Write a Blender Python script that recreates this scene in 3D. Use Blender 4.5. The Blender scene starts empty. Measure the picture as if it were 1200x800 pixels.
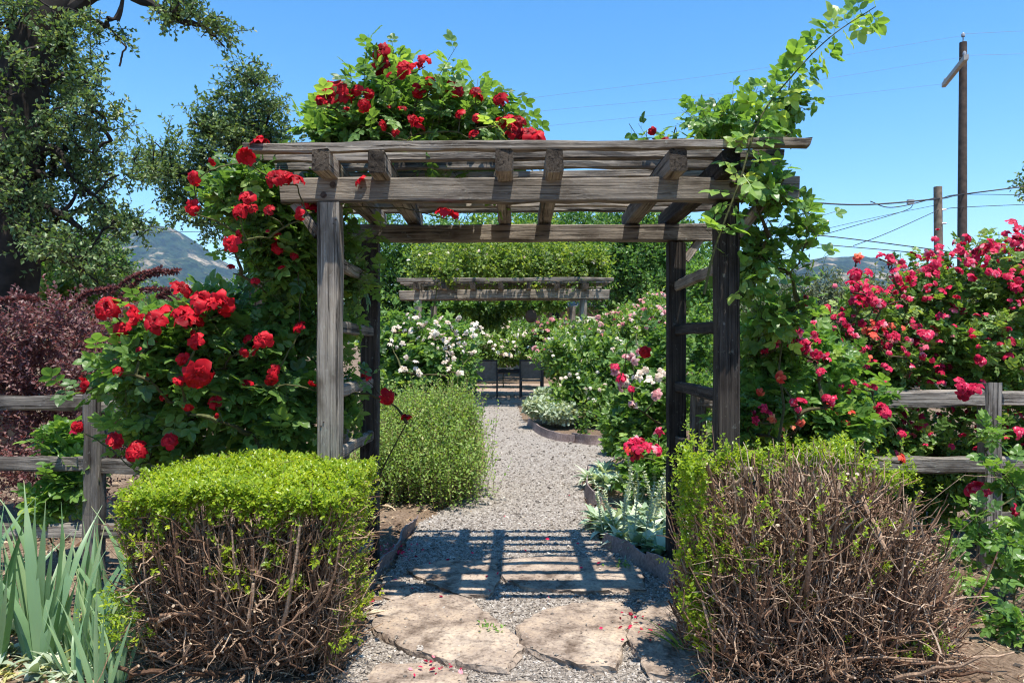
import bpy, math, random
import numpy as np
from mathutils import Vector, Matrix, noise

random.seed(11)
RNG = np.random.default_rng(11)
SC = bpy.context.scene
COL = SC.collection
CX, CY, F, EYE = 600.0, 400.0, 867.0, 1.43       # photo centre, focal length in photo pixels, eye height in metres
SUN = Vector((0.31, -0.65, 2.25)).normalized()


def W(px, py, Z):
    return np.array([(px - CX) / F * Z, Z, EYE + (CY - py) / F * Z])


def GP(px, py):
    Z = EYE * F / (py - CY)
    return ((px - CX) / F * Z, Z)


def nrm(a):
    return a / np.maximum(np.linalg.norm(a, axis=-1, keepdims=True), 1e-9)


# ------------------------------------------------------------------ objects
def tag(o, label=None, cat=None, group=None, kind=None):
    if label: o['label'] = label
    if cat: o['category'] = cat
    if group: o['group'] = group
    if kind: o['kind'] = kind
    return o


def thing(name, loc, label, cat, group=None):
    e = bpy.data.objects.new(name, None)
    e.empty_display_size = 0.1
    e.location = Vector([float(c) for c in loc])
    COL.objects.link(e)
    return tag(e, label, cat, group)


def link(name, me, mat=None, parent=None, M=None, local=False):
    """link a mesh; its own matrix M is in world space unless local"""
    o = bpy.data.objects.new(name, me)
    COL.objects.link(o)
    if mat is not None and len(me.materials) == 0:
        me.materials.append(mat)
    if M is not None:
        o.matrix_basis = M
    if parent is not None:
        o.parent = parent
        if not local and parent.type == 'EMPTY':
            o.matrix_parent_inverse = Matrix.Translation(-parent.location)
    return o


class Geo:
    def __init__(self):
        self.v, self.f, self.r, self.n = [], {}, [], 0

    def add(self, v, faces, r=None):
        v = np.asarray(v, float).reshape(-1, 3)
        for f in faces:
            f = np.asarray(f, np.int64)
            self.f.setdefault(f.shape[1], []).append(f + self.n)
        self.v.append(v)
        self.r.append(np.full(len(v), 0.5) if r is None else np.broadcast_to(np.asarray(r, float), (len(v),)))
        self.n += len(v)

    def mesh(self, name, smooth=False):
        me = bpy.data.meshes.new(name)
        V = np.concatenate(self.v)
        me.vertices.add(len(V))
        me.vertices.foreach_set('co', V.astype(np.float32).ravel())
        loops, starts, c = [], [], 0
        for k in sorted(self.f):
            A = np.concatenate(self.f[k])
            loops.append(A.ravel())
            starts.append(c + np.arange(len(A)) * k)
            c += A.size
        loops = np.concatenate(loops); starts = np.concatenate(starts)
        me.loops.add(len(loops)); me.loops.foreach_set('vertex_index', loops.astype(np.int32))
        me.polygons.add(len(starts)); me.polygons.foreach_set('loop_start', starts.astype(np.int32))
        a = me.attributes.new('rnd', 'FLOAT', 'POINT')
        a.data.foreach_set('value', np.concatenate(self.r).astype(np.float32))
        me.update(calc_edges=True)
        me.polygons.foreach_set('use_smooth', np.full(len(starts), bool(smooth)))
        return me

    def build(self, name, mat, parent=None, smooth=False, local=False):
        return link(name, self.mesh(name, smooth), mat, parent, local=local)


def scatter(g, T, P, Y, N, S, R, tv_add=None):
    """copies of template T=(verts, faces): local +Y along Y, local +Z towards N, scale S"""
    tv, tf = T
    Y = nrm(Y)
    X = nrm(np.cross(Y, N)); Z = np.cross(X, Y)
    S = np.asarray(S, float)
    if S.ndim == 1:
        S = np.repeat(S[:, None], 3, 1)
    n, m = len(P), len(tv)
    V = P[:, None, :] + (tv[None, :, 0, None] * S[:, None, 0, None]) * X[:, None] \
        + (tv[None, :, 1, None] * S[:, None, 1, None]) * Y[:, None] + (tv[None, :, 2, None] * S[:, None, 2, None]) * Z[:, None]
    base = (np.arange(n) * m)[:, None, None]
    g.add(V, [(f[None] + base).reshape(-1, f.shape[1]) for f in tf], np.repeat(R, m) if tv_add is None else np.clip(np.repeat(R, m) + np.tile(tv_add, n), 0, 1))


def tubes(g, P, R, sides=5, rnd=None, cap=True, capr=1.0):
    n, k, _ = P.shape
    t = np.gradient(P, axis=1); t = nrm(t)
    mt = nrm(P[:, -1] - P[:, 0])
    ref = np.where(np.abs(mt[:, 2:3]) > 0.75, np.array([[1.0, 0.03, 0.02]]), np.array([[0.02, 0.03, 1.0]]))[:, None]
    U = nrm(np.cross(t, ref)); V = np.cross(t, U)
    a = np.arange(sides) / sides * 2 * math.pi
    R = np.broadcast_to(R, (n, k))
    vv = P[:, :, None] + R[:, :, None, None] * (np.cos(a)[None, None, :, None] * U[:, :, None] + np.sin(a)[None, None, :, None] * V[:, :, None])
    i = np.arange(n)[:, None, None] * (k * sides) + np.arange(k - 1)[None, :, None] * sides
    s = np.arange(sides)[None, None]; s2 = (s + 1) % sides
    F4 = np.stack([i + s, i + s2, i + sides + s2, i + sides + s], -1).reshape(-1, 4)
    rnd = np.full(n, 0.5) if rnd is None else np.broadcast_to(rnd, (n,))
    g.add(vv, [F4], np.repeat(rnd, k * sides))
    if cap:
        g.add(vv[:, -1], [np.arange(n * sides).reshape(n, sides)], np.full(n * sides, capr))


def tube(g, pts, rad, sides=6, rnd=0.5, cap=True, capr=0.5):
    P = np.asarray(pts, float)[None]
    tubes(g, P, np.broadcast_to(np.asarray(rad, float), P.shape[:2]), sides, rnd, cap, capr)


def smooth_path(pts, n):
    """Catmull-Rom through pts"""
    p = np.asarray(pts, float)
    p = np.vstack([2 * p[0] - p[1], p, 2 * p[-1] - p[-2]])
    m = len(p) - 3
    out = []
    for u in np.linspace(0, m - 1e-6, n):
        i = int(u); t = u - i
        a, b, c, d = p[i:i + 4]
        out.append(0.5 * (2 * b + (c - a) * t + (2 * a - 5 * b + 4 * c - d) * t * t + (3 * b - a - 3 * c + d) * t ** 3))
    return np.array(out)


# ------------------------------------------------------------------ templates
def arr(*f):
    return np.array(f, np.int64)


T_SIMPLE = (np.array([(0, 0, 0), (-.3, .5, .08), (0, 1, -.05), (.3, .5, .08)], float), [arr((0, 2, 1), (0, 3, 2))])
T_OVAL = (np.array([(0, 0, 0), (-.24, .25, .05), (-.27, .65, .04), (0, 1, -.04), (.27, .65, .04), (.24, .25, .05), (0, .45, -.03)], float),
          [arr((0, 6, 2, 1), (0, 5, 4, 6)), arr((6, 3, 2), (6, 4, 3))])
_lf = np.array([(0, 0, 0), (0, .35, -.05), (0, .7, -.04), (0, 1, -.12), (-.27, .22, .04), (-.34, .52, .05), (-.2, .82, -.01),
                (.27, .22, .04), (.34, .52, .05), (.2, .82, -.01)], float)
_lff = [arr((0, 1, 4), (0, 7, 1)), arr((1, 2, 5, 4), (2, 3, 6, 5), (1, 7, 8, 2), (2, 8, 9, 3))]
T_LEAFLET = (_lf, _lff)


def compound(parts):
    V, F3, F4 = [], [], []
    for i, (x, y, ang, s, dz) in enumerate(parts):
        c, sn = math.cos(ang), math.sin(ang)
        v = _lf * s
        v = np.stack([c * v[:, 0] - sn * v[:, 1] + x, sn * v[:, 0] + c * v[:, 1] + y, v[:, 2] + dz], 1)
        V.append(v); F3.append(_lff[0] + 10 * i); F4.append(_lff[1] + 10 * i)
    b = 10 * len(parts)
    V.append(np.array([(-.012, 0, .0), (.012, 0, .0), (.006, .6, .0), (-.006, .6, .0)]))
    F4.append(arr((b, b + 1, b + 2, b + 3)))
    return np.concatenate(V), [np.concatenate(F3), np.concatenate(F4)]


T_ROSE5 = compound([(0, .55, 0, .5, 0), (0, .5, 1.05, .44, .02), (0, .47, -1.05, .44, .0), (0, .24, 1.2, .36, .0), (0, .22, -1.2, .36, .02)])
T_ROSE3 = compound([(0, .45, .1, .6, 0), (0, .4, 1.1, .5, .02), (0, .36, -1.0, .5, .0)])
T_OCTA = (np.array([(1, 0, .1), (0, 1, -.1), (-.9, .2, 0), (.1, -1, .1), (.1, .1, .75), (0, -.1, -.7)], float),
          [arr((0, 1, 4), (1, 2, 4), (2, 3, 4), (3, 0, 4), (1, 0, 5), (2, 1, 5), (3, 2, 5), (0, 3, 5))])


def blade_template(k, width, droop):
    t = np.linspace(0, 1, k)
    w = width * np.sin(np.clip(t * .9 + .18, 0, 1) * math.pi) ** .55 * (1 - t ** 6)
    w[-1] = 0.001
    c = np.stack([np.zeros(k), t - droop * .25 * t ** 3, -droop * t ** 2.5], 1)
    V = np.concatenate([c - np.stack([w, 0 * w, -.25 * w], 1), c - np.array([0, 0, 0]), c + np.stack([w, 0 * w, .25 * w], 1)])
    i = np.arange(k - 1)
    f = np.concatenate([np.stack([i, k + i, k + i + 1, i + 1], 1), np.stack([k + i, 2 * k + i, 2 * k + i + 1, k + i + 1], 1)])
    return V, [f]


def petal_bloom(rings, rows, cols, seed, ruffle=.1):
    """an open rose about 1 unit in radius, facing local +Z"""
    r = np.random.default_rng(seed)
    g = Geo(); tone = r.uniform(-.28, .22); op = r.uniform(-.12, .28)
    for (n, rad, tilt, wid, h0) in rings:
        ph = r.uniform(0, 6.28)
        for i in range(n):
            a = ph + i / n * 2 * math.pi + r.normal(0, .15)
            tl = tilt + op + r.normal(0, .16)
            L = rad * r.uniform(.85, 1.12); wd = wid * r.uniform(.85, 1.15)
            v = np.linspace(0.05, 1, rows)[:, None]; u = np.linspace(-1, 1, cols)[None]
            half = wd * (np.sin(v * 2.05) ** .8) * .62 + .02
            x = u * half * (1 - .15 * np.abs(u) * v)
            out = L * v * (1 - .14 * (u ** 2) * v)
            curl = tl - .75 * tl * v ** 2 - .35 * v ** 3      # elevation, tips roll outward
            o = out * np.cos(curl); z = out * np.sin(curl) + .10 * (u ** 2) * half + h0
            z = z + ruffle * r.normal(0, 1, z.shape) * v ** 2 * rad
            o = o + ruffle * .5 * r.normal(0, 1, z.shape) * v
            X = np.cos(a) * o - np.sin(a) * x; Y = np.sin(a) * o + np.cos(a) * x
            vv = np.stack([X + 0 * z, Y + 0 * z, z], -1).reshape(-1, 3)
            ii = np.arange(rows - 1)[:, None] * cols + np.arange(cols - 1)[None]
            g.add(vv, [np.stack([ii, ii + 1, ii + cols + 1, ii + cols], -1).reshape(-1, 4)],
                  np.clip(r.uniform(.18, .85) + tone + np.repeat(np.linspace(-.15, .15, rows), cols), 0, 1))
    return g


# ------------------------------------------------------------------ materials
def new_mat(name):
    m = bpy.data.materials.new(name); m.use_nodes = True
    nt = m.node_tree; nt.nodes.clear()
    return m, nt, nt.nodes, nt.links


def ramp(N, stops, interp='LINEAR'):
    n = N.new('ShaderNodeValToRGB'); cr = n.color_ramp; cr.interpolation = interp
    while len(cr.elements) < len(stops): cr.elements.new(.5)
    for e, (p, c) in zip(cr.elements, stops):
        e.position = p; e.color = (*c, 1)
    return n


def principled(N, rough=.6, spec=.5):
    b = N.new('ShaderNodeBsdfPrincipled')
    b.inputs['Roughness'].default_value = rough
    b.inputs['Specular IOR Level'].default_value = spec
    return b


def leaf_mat(name, stops, rough=.45, trans=.35, tint=(1.15, 1.1, .5), spec=.45, gain=1.22):
    stops = [(p, tuple(min(.85, c * gain) for c in q)) for p, q in stops]
    m, nt, N, L = new_mat(name)
    at = N.new('ShaderNodeAttribute'); at.attribute_name = 'rnd'
    cr = ramp(N, stops); L.new(at.outputs['Fac'], cr.inputs['Fac'])
    b = principled(N, rough, spec); L.new(cr.outputs['Color'], b.inputs['Base Color'])
    tr = N.new('ShaderNodeBsdfTranslucent')
    mx = N.new('ShaderNodeMix'); mx.data_type = 'RGBA'; mx.blend_type = 'MULTIPLY'; mx.inputs[0].default_value = 1
    L.new(cr.outputs['Color'], mx.inputs[6]); mx.inputs[7].default_value = (*[2.0 * t for t in tint], 1)
    L.new(mx.outputs[2], tr.inputs['Color'])
    ms = N.new('ShaderNodeMixShader'); ms.inputs[0].default_value = trans
    L.new(b.outputs[0], ms.inputs[1]); L.new(tr.outputs[0], ms.inputs[2])
    o = N.new('ShaderNodeOutputMaterial'); L.new(ms.outputs[0], o.inputs['Surface'])
    return m


def petal_mat(name, stops, trans=.3, rough=.5):
    return leaf_mat(name, stops, rough, trans, (.8, .8, .8), .2, 1.0)


def twig_mat(name, stops, rough=.8, scale=60):
    m, nt, N, L = new_mat(name)
    at = N.new('ShaderNodeAttribute'); at.attribute_name = 'rnd'
    cr = ramp(N, stops); L.new(at.outputs['Fac'], cr.inputs['Fac'])
    tc = N.new('ShaderNodeTexCoord'); nz = N.new('ShaderNodeTexNoise'); nz.inputs['Scale'].default_value = scale
    nz.inputs['Detail'].default_value = 3
    L.new(tc.outputs['Object'], nz.inputs['Vector'])
    r2 = ramp(N, [(.3, (.55, .55, .55)), (.7, (1.25, 1.2, 1.15))]); L.new(nz.outputs['Fac'], r2.inputs['Fac'])
    mx = N.new('ShaderNodeMix'); mx.data_type = 'RGBA'; mx.blend_type = 'MULTIPLY'; mx.inputs[0].default_value = 1
    L.new(cr.outputs['Color'], mx.inputs[6]); L.new(r2.outputs['Color'], mx.inputs[7])
    b = principled(N, rough, .2); L.new(mx.outputs[2], b.inputs['Base Color'])
    bp = N.new('ShaderNodeBump'); bp.inputs['Strength'].default_value = .4; bp.inputs['Distance'].default_value = .01
    L.new(nz.outputs['Fac'], bp.inputs['Height']); L.new(bp.outputs[0], b.inputs['Normal'])
    o = N.new('ShaderNodeOutputMaterial'); L.new(b.outputs[0], o.inputs['Surface'])
    return m


def wood_mat(name, dark, mid, light, lichen=.5):
    m, nt, N, L = new_mat(name)
    tc = N.new('ShaderNodeTexCoord'); oi = N.new('ShaderNodeObjectInfo')
    mul = N.new('ShaderNodeMath'); mul.operation = 'MULTIPLY'; mul.inputs[1].default_value = 37.0
    L.new(oi.outputs['Random'], mul.inputs[0])
    off = N.new('ShaderNodeVectorMath'); off.operation = 'ADD'
    L.new(tc.outputs['Object'], off.inputs[0]); L.new(mul.outputs[0], off.inputs[1])

    def nz(scale, detail, rough=.6, dist=0.0):
        mp = N.new('ShaderNodeMapping'); mp.inputs['Scale'].default_value = scale
        L.new(off.outputs[0], mp.inputs['Vector'])
        n = N.new('ShaderNodeTexNoise'); n.inputs['Scale'].default_value = 1; n.inputs['Detail'].default_value = detail
        n.inputs['Roughness'].default_value = rough; n.inputs['Distortion'].default_value = dist
        L.new(mp.outputs[0], n.inputs['Vector']); return n
    grain = nz((1.5, 105, 105), 7, .72, .3)
    crack = nz((.7, 62, 62), 5, .7, .5)
    blot = nz((3.5, 9, 9), 4)
    lich = nz((26, 34, 34), 5, .7)
    g = ramp(N, [(.28, dark), (.5, mid), (.72, light)]); L.new(grain.outputs['Fac'], g.inputs['Fac'])
    ck = ramp(N, [(.35, (.10, .085, .07)), (.44, (1, 1, 1))]); L.new(crack.outputs['Fac'], ck.inputs['Fac'])
    m1 = N.new('ShaderNodeMix'); m1.data_type = 'RGBA'; m1.blend_type = 'MULTIPLY'; m1.inputs[0].default_value = .9
    L.new(g.outputs['Color'], m1.inputs[6]); L.new(ck.outputs['Color'], m1.inputs[7])
    bl = ramp(N, [(.32, (.38, .34, .30)), (.52, (.95, .93, .9)), (.72, (1.3, 1.24, 1.14))]); L.new(blot.outputs['Fac'], bl.inputs['Fac'])
    m2 = N.new('ShaderNodeMix'); m2.data_type = 'RGBA'; m2.blend_type = 'MULTIPLY'; m2.inputs[0].default_value = 1
    L.new(m1.outputs[2], m2.inputs[6]); L.new(bl.outputs['Color'], m2.inputs[7])
    lm = ramp(N, [(.60, (0, 0, 0)), (.68, (lichen,) * 3)]); L.new(lich.outputs['Fac'], lm.inputs['Fac'])
    m3 = N.new('ShaderNodeMix'); m3.data_type = 'RGBA'; m3.inputs[7].default_value = (.42, .42, .36, 1)
    L.new(lm.outputs['Color'], m3.inputs[0]); L.new(m2.outputs[2], m3.inputs[6])
    tone = N.new('ShaderNodeMapRange'); tone.inputs[3].default_value = .6; tone.inputs[4].default_value = 1.1
    L.new(oi.outputs['Random'], tone.inputs[0])
    m4 = N.new('ShaderNodeVectorMath'); m4.operation = 'SCALE'
    L.new(m3.outputs[2], m4.inputs[0]); L.new(tone.outputs[0], m4.inputs['Scale'])
    at = N.new('ShaderNodeAttribute'); at.attribute_name = 'rnd'
    eg = ramp(N, [(.6, (1, 1, 1)), (.9, (.24, .215, .19))]); L.new(at.outputs['Fac'], eg.inputs['Fac'])
    m5 = N.new('ShaderNodeVectorMath'); m5.operation = 'MULTIPLY'
    L.new(m4.outputs[0], m5.inputs[0]); L.new(eg.outputs['Color'], m5.inputs[1])
    b = principled(N, .85, .2); L.new(m5.outputs[0], b.inputs['Base Color'])
    add = N.new('ShaderNodeMath'); add.operation = 'ADD'
    L.new(grain.outputs['Fac'], add.inputs[0]); L.new(ck.outputs['Color'], add.inputs[1])
    bp = N.new('ShaderNodeBump'); bp.inputs['Strength'].default_value = 1.0; bp.inputs['Distance'].default_value = .009
    L.new(add.outputs[0], bp.inputs['Height']); L.new(bp.outputs[0], b.inputs['Normal'])
    o = N.new('ShaderNodeOutputMaterial'); L.new(b.outputs[0], o.inputs['Surface'])
    return m


def noise_mat(name, layers, bump=(40, .5, .02), rough=.9, spec=.2, coord='Object', voro=None):
    """layers: [(scale, detail, stops, blend, fac)]"""
    m, nt, N, L = new_mat(name)
    tc = N.new('ShaderNodeTexCoord'); cur = None
    for (scale, detail, stops, blend, fac) in layers:
        n = N.new('ShaderNodeTexNoise'); n.inputs['Scale'].default_value = scale; n.inputs['Detail'].default_value = detail
        n.inputs['Roughness'].default_value = .65
        L.new(tc.outputs[coord], n.inputs['Vector'])
        c = ramp(N, stops); L.new(n.outputs['Fac'], c.inputs['Fac'])
        if cur is None: cur = c.outputs['Color']
        else:
            mx = N.new('ShaderNodeMix'); mx.data_type = 'RGBA'; mx.blend_type = blend; mx.inputs[0].default_value = fac
            L.new(cur, mx.inputs[6]); L.new(c.outputs['Color'], mx.inputs[7]); cur = mx.outputs[2]
    b = principled(N, rough, spec)
    h = None
    if voro:
        vs, stops, fac = voro
        v = N.new('ShaderNodeTexVoronoi'); v.inputs['Scale'].default_value = vs
        L.new(tc.outputs[coord], v.inputs['Vector'])
        sp = N.new('ShaderNodeSeparateColor'); L.new(v.outputs['Color'], sp.inputs[0])
        c = ramp(N, stops); L.new(sp.outputs[0], c.inputs['Fac'])
        mx = N.new('ShaderNodeMix'); mx.data_type = 'RGBA'; mx.blend_type = 'MIX'; mx.inputs[0].default_value = fac
        L.new(cur, mx.inputs[6]); L.new(c.outputs['Color'], mx.inputs[7]); cur = mx.outputs[2]
        h = v.outputs['Distance']
    L.new(cur, b.inputs['Base Color'])
    if bump:
        n = N.new('ShaderNodeTexNoise'); n.inputs['Scale'].default_value = bump[0]; n.inputs['Detail'].default_value = 6
        L.new(tc.outputs[coord], n.inputs['Vector'])
        bp = N.new('ShaderNodeBump'); bp.inputs['Strength'].default_value = bump[1]; bp.inputs['Distance'].default_value = bump[2]
        if h is not None:
            sub = N.new('ShaderNodeMath'); sub.operation = 'SUBTRACT'
            L.new(n.outputs['Fac'], sub.inputs[0]); L.new(h, sub.inputs[1]); L.new(sub.outputs[0], bp.inputs['Height'])
        else:
            L.new(n.outputs['Fac'], bp.inputs['Height'])
        L.new(bp.outputs[0], b.inputs['Normal'])
    o = N.new('ShaderNodeOutputMaterial'); L.new(b.outputs[0], o.inputs['Surface'])
    return m


def plain_mat(name, col, rough=.5, metal=0.0):
    return_m, nt, N, L = new_mat(name)
    b = principled(N, rough, .4); b.inputs['Metallic'].default_value = metal
    tc = N.new('ShaderNodeTexCoord'); n = N.new('ShaderNodeTexNoise'); n.inputs['Scale'].default_value = 14; n.inputs['Detail'].default_value = 5
    L.new(tc.outputs['Object'], n.inputs['Vector'])
    c = ramp(N, [(.3, tuple(x * .75 for x in col)), (.7, tuple(min(1, x * 1.2) for x in col))]); L.new(n.outputs['Fac'], c.inputs['Fac'])
    L.new(c.outputs['Color'], b.inputs['Base Color'])
    o = N.new('ShaderNodeOutputMaterial'); L.new(b.outputs[0], o.inputs['Surface'])
    return return_m


# ------------------------------------------------------------------ boards
def board(name, parent, p0, p1, w, h, mat, seed=0, jit=.003, bev=.008, up=(0, 0, 1), local=False, seg=.14, sag=0.0):
    """a worn timber from p0 to p1, section w (sideways) x h (along up)"""
    p0 = Vector([float(c) for c in p0]); p1 = Vector([float(c) for c in p1])
    L = (p1 - p0).length; X = (p1 - p0).normalized()
    Y = Vector(up).cross(X).normalized(); Z = X.cross(Y)
    M = Matrix((X, Y, Z)).transposed().to_4x4(); M.translation = p0
    r = np.random.default_rng(seed + 5)
    k = max(3, int(L / seg) + 1)
    b = bev
    sec = np.array([(-w / 2 + b, -h / 2), (w / 2 - b, -h / 2), (w / 2, -h / 2 + b), (w / 2, h / 2 - b),
                    (w / 2 - b, h / 2), (-w / 2 + b, h / 2), (-w / 2, h / 2 - b), (-w / 2, -h / 2 + b)])
    xs = np.linspace(0, L, k)
    wob = np.cumsum(r.normal(0, jit * .6, (k, 2)), 0); wob -= np.linspace(0, 1, k)[:, None] * wob[-1]
    v = np.zeros((k, 8, 3))
    v[:, :, 0] = xs[:, None] + 0
    v[[0, -1], :, 0] += r.normal(0, jit * 1.3, (2, 8))
    v[:, :, 1:] = sec[None] + wob[:, None] + r.normal(0, jit * .7, (k, 8, 2))
    v[:, :, 2] -= (sag * 4 * (xs / L) * (1 - xs / L))[:, None]
    g = Geo()
    i = np.arange(k - 1)[:, None] * 8; s = np.arange(8)[None]; s2 = (s + 1) % 8
    g.add(v, [np.stack([i + s, i + s2, i + 8 + s2, i + 8 + s], -1).reshape(-1, 4)])
    g.add(np.concatenate([v[0, ::-1], v[-1]]), [np.arange(16).reshape(2, 8)], 1.0)
    return link(name, g.mesh(name), mat, parent, M, local)


# ------------------------------------------------------------------ plants
def blob(px, py, Z, rx, ry, rd, w=None):
    c = W(px, py, Z); s = Z / F
    return (c, np.array([rx * s, rd, ry * s]), w if w is not None else rx * ry * s * s)


def sample_blobs(blobs, n, r, inner=.35, clump=0, sig=.25, zmin=.02):
    w = np.array([b[2] for b in blobs], float); w /= w.sum()
    C = np.array([b[0] for b in blobs]); Rd = np.array([b[1] for b in blobs])
    m = clump if clump else n
    idx = r.choice(len(blobs), m, p=w)
    d = nrm(r.normal(0, 1, (m, 3))); rad = inner + (1 - inner) * r.uniform(0, 1, (m, 1)) ** .5
    P = C[idx] + d * rad * Rd[idx]
    if clump:
        j = r.integers(0, m, n)
        sg = np.mean(Rd[idx][j], 1, keepdims=True) * sig
        P2 = P[j] + r.normal(0, 1, (n, 3)) * sg
        out = nrm((P2 - C[idx][j]) / Rd[idx][j]); P = P2
    else:
        out = nrm(d / Rd[idx])
    keep = P[:, 2] > zmin
    return P[keep], out[keep]


def sprigs(g, P, D, L, nl, T, size, r, spread=1.0, up=.7, var=.55, jit=.35, rbase=None, stem=None, stem_r=.002):
    n = len(P); D = nrm(D)
    t = (np.arange(nl) + .4) / nl
    L = np.broadcast_to(np.asarray(L, float), (n,))
    ref = nrm(r.normal(0, 1, (n, 3)))
    U = nrm(np.cross(D, ref)); V = np.cross(D, U)
    ang = np.arange(nl)[None] * 2.4 + r.uniform(0, 6.28, (n, 1))
    rad = np.cos(ang)[..., None] * U[:, None] + np.sin(ang)[..., None] * V[:, None]
    pos = P[:, None] + D[:, None] * (L[:, None] * t[None])[..., None]
    ld = rad * spread + D[:, None] * (.25 + .9 * t[None, :, None] ** 2) + r.normal(0, jit, (n, nl, 3))
    nn = np.array([0, 0, up]) + D[:, None] * .5 + r.normal(0, jit * 1.2, (n, nl, 3)) + np.array(SUN) * .3
    S = size * r.uniform(.65, 1.25, (n, nl))
    rb = r.uniform(0, 1, n) if rbase is None else rbase
    R = np.clip(rb[:, None] * (1 - var) + r.uniform(0, 1, (n, nl)) * var, 0, 1)
    scatter(g, T, pos.reshape(-1, 3), ld.reshape(-1, 3), nn.reshape(-1, 3), S.ravel(), R.ravel())
    if stem is not None:
        PP = np.stack([P, P + D * L[:, None] * .5, P + D * L[:, None]], 1)
        tubes(stem, PP, np.array([stem_r, stem_r * .8, stem_r * .5]), 3, r.uniform(.2, .7, n), False)


def skeleton(g, bases, targets, r, r_tip=.004, expo=.42, k=7, wob=.06, lift=.15, sides=5, rmax=.05):
    """branches from the base points to every target, each grown from the nearest branch already there"""
    bases = np.asarray(bases, float); targets = np.asarray(targets, float)
    order = np.argsort(np.min(np.linalg.norm(targets[:, None] - bases[None], axis=2), 1))
    nodes = [b for b in bases]; owner = [(-1, 0)] * len(bases)
    paths, par = [], []
    NA = np.zeros((len(bases) + len(targets) * k, 3)); NA[:len(bases)] = bases; cnt = len(bases)
    own = [-1] * len(bases)
    for ti in order:
        T = targets[ti]
        d = np.linalg.norm(NA[:cnt] - T, axis=1)
        pen = d + .6 * np.maximum(0, NA[:cnt, 2] - T[2])
        j = int(np.argmin(pen))
        A = NA[j]; v = T - A; ln = np.linalg.norm(v)
        s = np.linspace(0, 1, k)[:, None]
        p = A + v * s + np.array([0, 0, lift]) * ln * (s * (1 - s)) * 4 * .5
        nz = np.cumsum(r.normal(0, wob * ln / k ** .5, (k, 3)), 0); nz -= s * nz[-1]; nz[0] = 0
        p = p + nz * (1 - s * .0) * np.minimum(1, 4 * s * (1 - s) + .1 * (s > 0) * (s < 1))
        NA[cnt:cnt + k] = p; own += [len(paths)] * k; cnt += k
        paths.append(p); par.append(own[j])
    nd = np.ones(len(paths))
    for i in range(len(paths) - 1, -1, -1):
        if par[i] >= 0: nd[par[i]] += nd[i]
    R0 = np.minimum(rmax, r_tip * nd ** expo)
    R = R0[:, None] + (r_tip * np.minimum(1, nd ** .2)[:, None] - R0[:, None]) * np.linspace(0, 1, k)[None] ** .9
    R = np.minimum(R, R0[:, None])
    tubes(g, np.array(paths), R, sides, r.uniform(.1, .8, len(paths)), False)
    return NA[:cnt]


def rot_facing(d, r):
    d = Vector([float(c) for c in d]).normalized()
    return d.to_track_quat('Z', 'Y').to_matrix().to_4x4() @ Matrix.Rotation(r.uniform(0, 6.28), 4, 'Z')


def add_blooms(root, meshes, mat, items, r, face=(0, -.75, .6), spread=.6, name='bloom'):
    """items: (position, radius)"""
    for (p, s) in items:
        d = np.array(face) + r.normal(0, spread, 3)
        M = Matrix.Translation(Vector([float(c) for c in p])) @ rot_facing(d, r) @ Matrix.Scale(float(s), 4)
        link(name, meshes[int(r.integers(len(meshes)))], mat, root, M)
# ================================================================== camera, light, sky
cam = bpy.data.cameras.new('camera'); co = bpy.data.objects.new('camera', cam); COL.objects.link(co)
co.location = (0, 0, EYE); co.rotation_euler = (math.radians(90), 0, 0)
cam.sensor_width = 36; cam.lens = 36 * F / 1200; cam.clip_start = .05; cam.clip_end = 20000
SC.camera = co
wd = bpy.data.worlds.new('World'); SC.world = wd; wd.use_nodes = True
wn = wd.node_tree.nodes; wn.clear()
sky = wn.new('ShaderNodeTexSky'); sky.sky_type = 'NISHITA'; sky.sun_disc = False
sky.sun_elevation = math.asin(SUN.z); sky.sun_rotation = math.atan2(SUN.x, SUN.y)
sky.altitude = 100; sky.air_density = 1.0; sky.dust_density = .05; sky.ozone_density = 2.2
bg = wn.new('ShaderNodeBackground'); bg.inputs['Strength'].default_value = .15
wo = wn.new('ShaderNodeOutputWorld')
hs_ = wn.new('ShaderNodeHueSaturation'); hs_.inputs['Saturation'].default_value = 1.32; hs_.inputs['Hue'].default_value = .497; hs_.inputs['Value'].default_value = .83
wd.node_tree.links.new(sky.outputs[0], hs_.inputs['Color']); wd.node_tree.links.new(hs_.outputs[0], bg.inputs[0]); wd.node_tree.links.new(bg.outputs[0], wo.inputs[0])
sl = bpy.data.lights.new('sun', 'SUN'); sl.energy = 4.0; sl.angle = math.radians(.5); sl.color = (1, .95, .87)
so = bpy.data.objects.new('sun', sl); COL.objects.link(so)
so.rotation_euler = SUN.to_track_quat('Z', 'Y').to_euler()
SC.view_settings.view_transform = 'Standard'; SC.view_settings.look = 'None'
SC.view_settings.exposure = 1.07; SC.view_settings.gamma = 1
SC.cycles.max_bounces = 7; SC.cycles.diffuse_bounces = 4; SC.cycles.transmission_bounces = 4; SC.cycles.volume_bounces = 0
SC.cycles.use_adaptive_sampling = True; SC.cycles.adaptive_threshold = .012
SC.cycles.use_denoising = True; SC.cycles.denoiser = 'OPENIMAGEDENOISE'; SC.cycles.denoising_input_passes = 'RGB_ALBEDO_NORMAL'; SC.cycles.denoising_prefilter = 'ACCURATE'
SC.cycles.pixel_filter_type = 'BLACKMAN_HARRIS'; SC.cycles.filter_width = 1.15
SC.cycles.sample_clamp_indirect = 6

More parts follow.
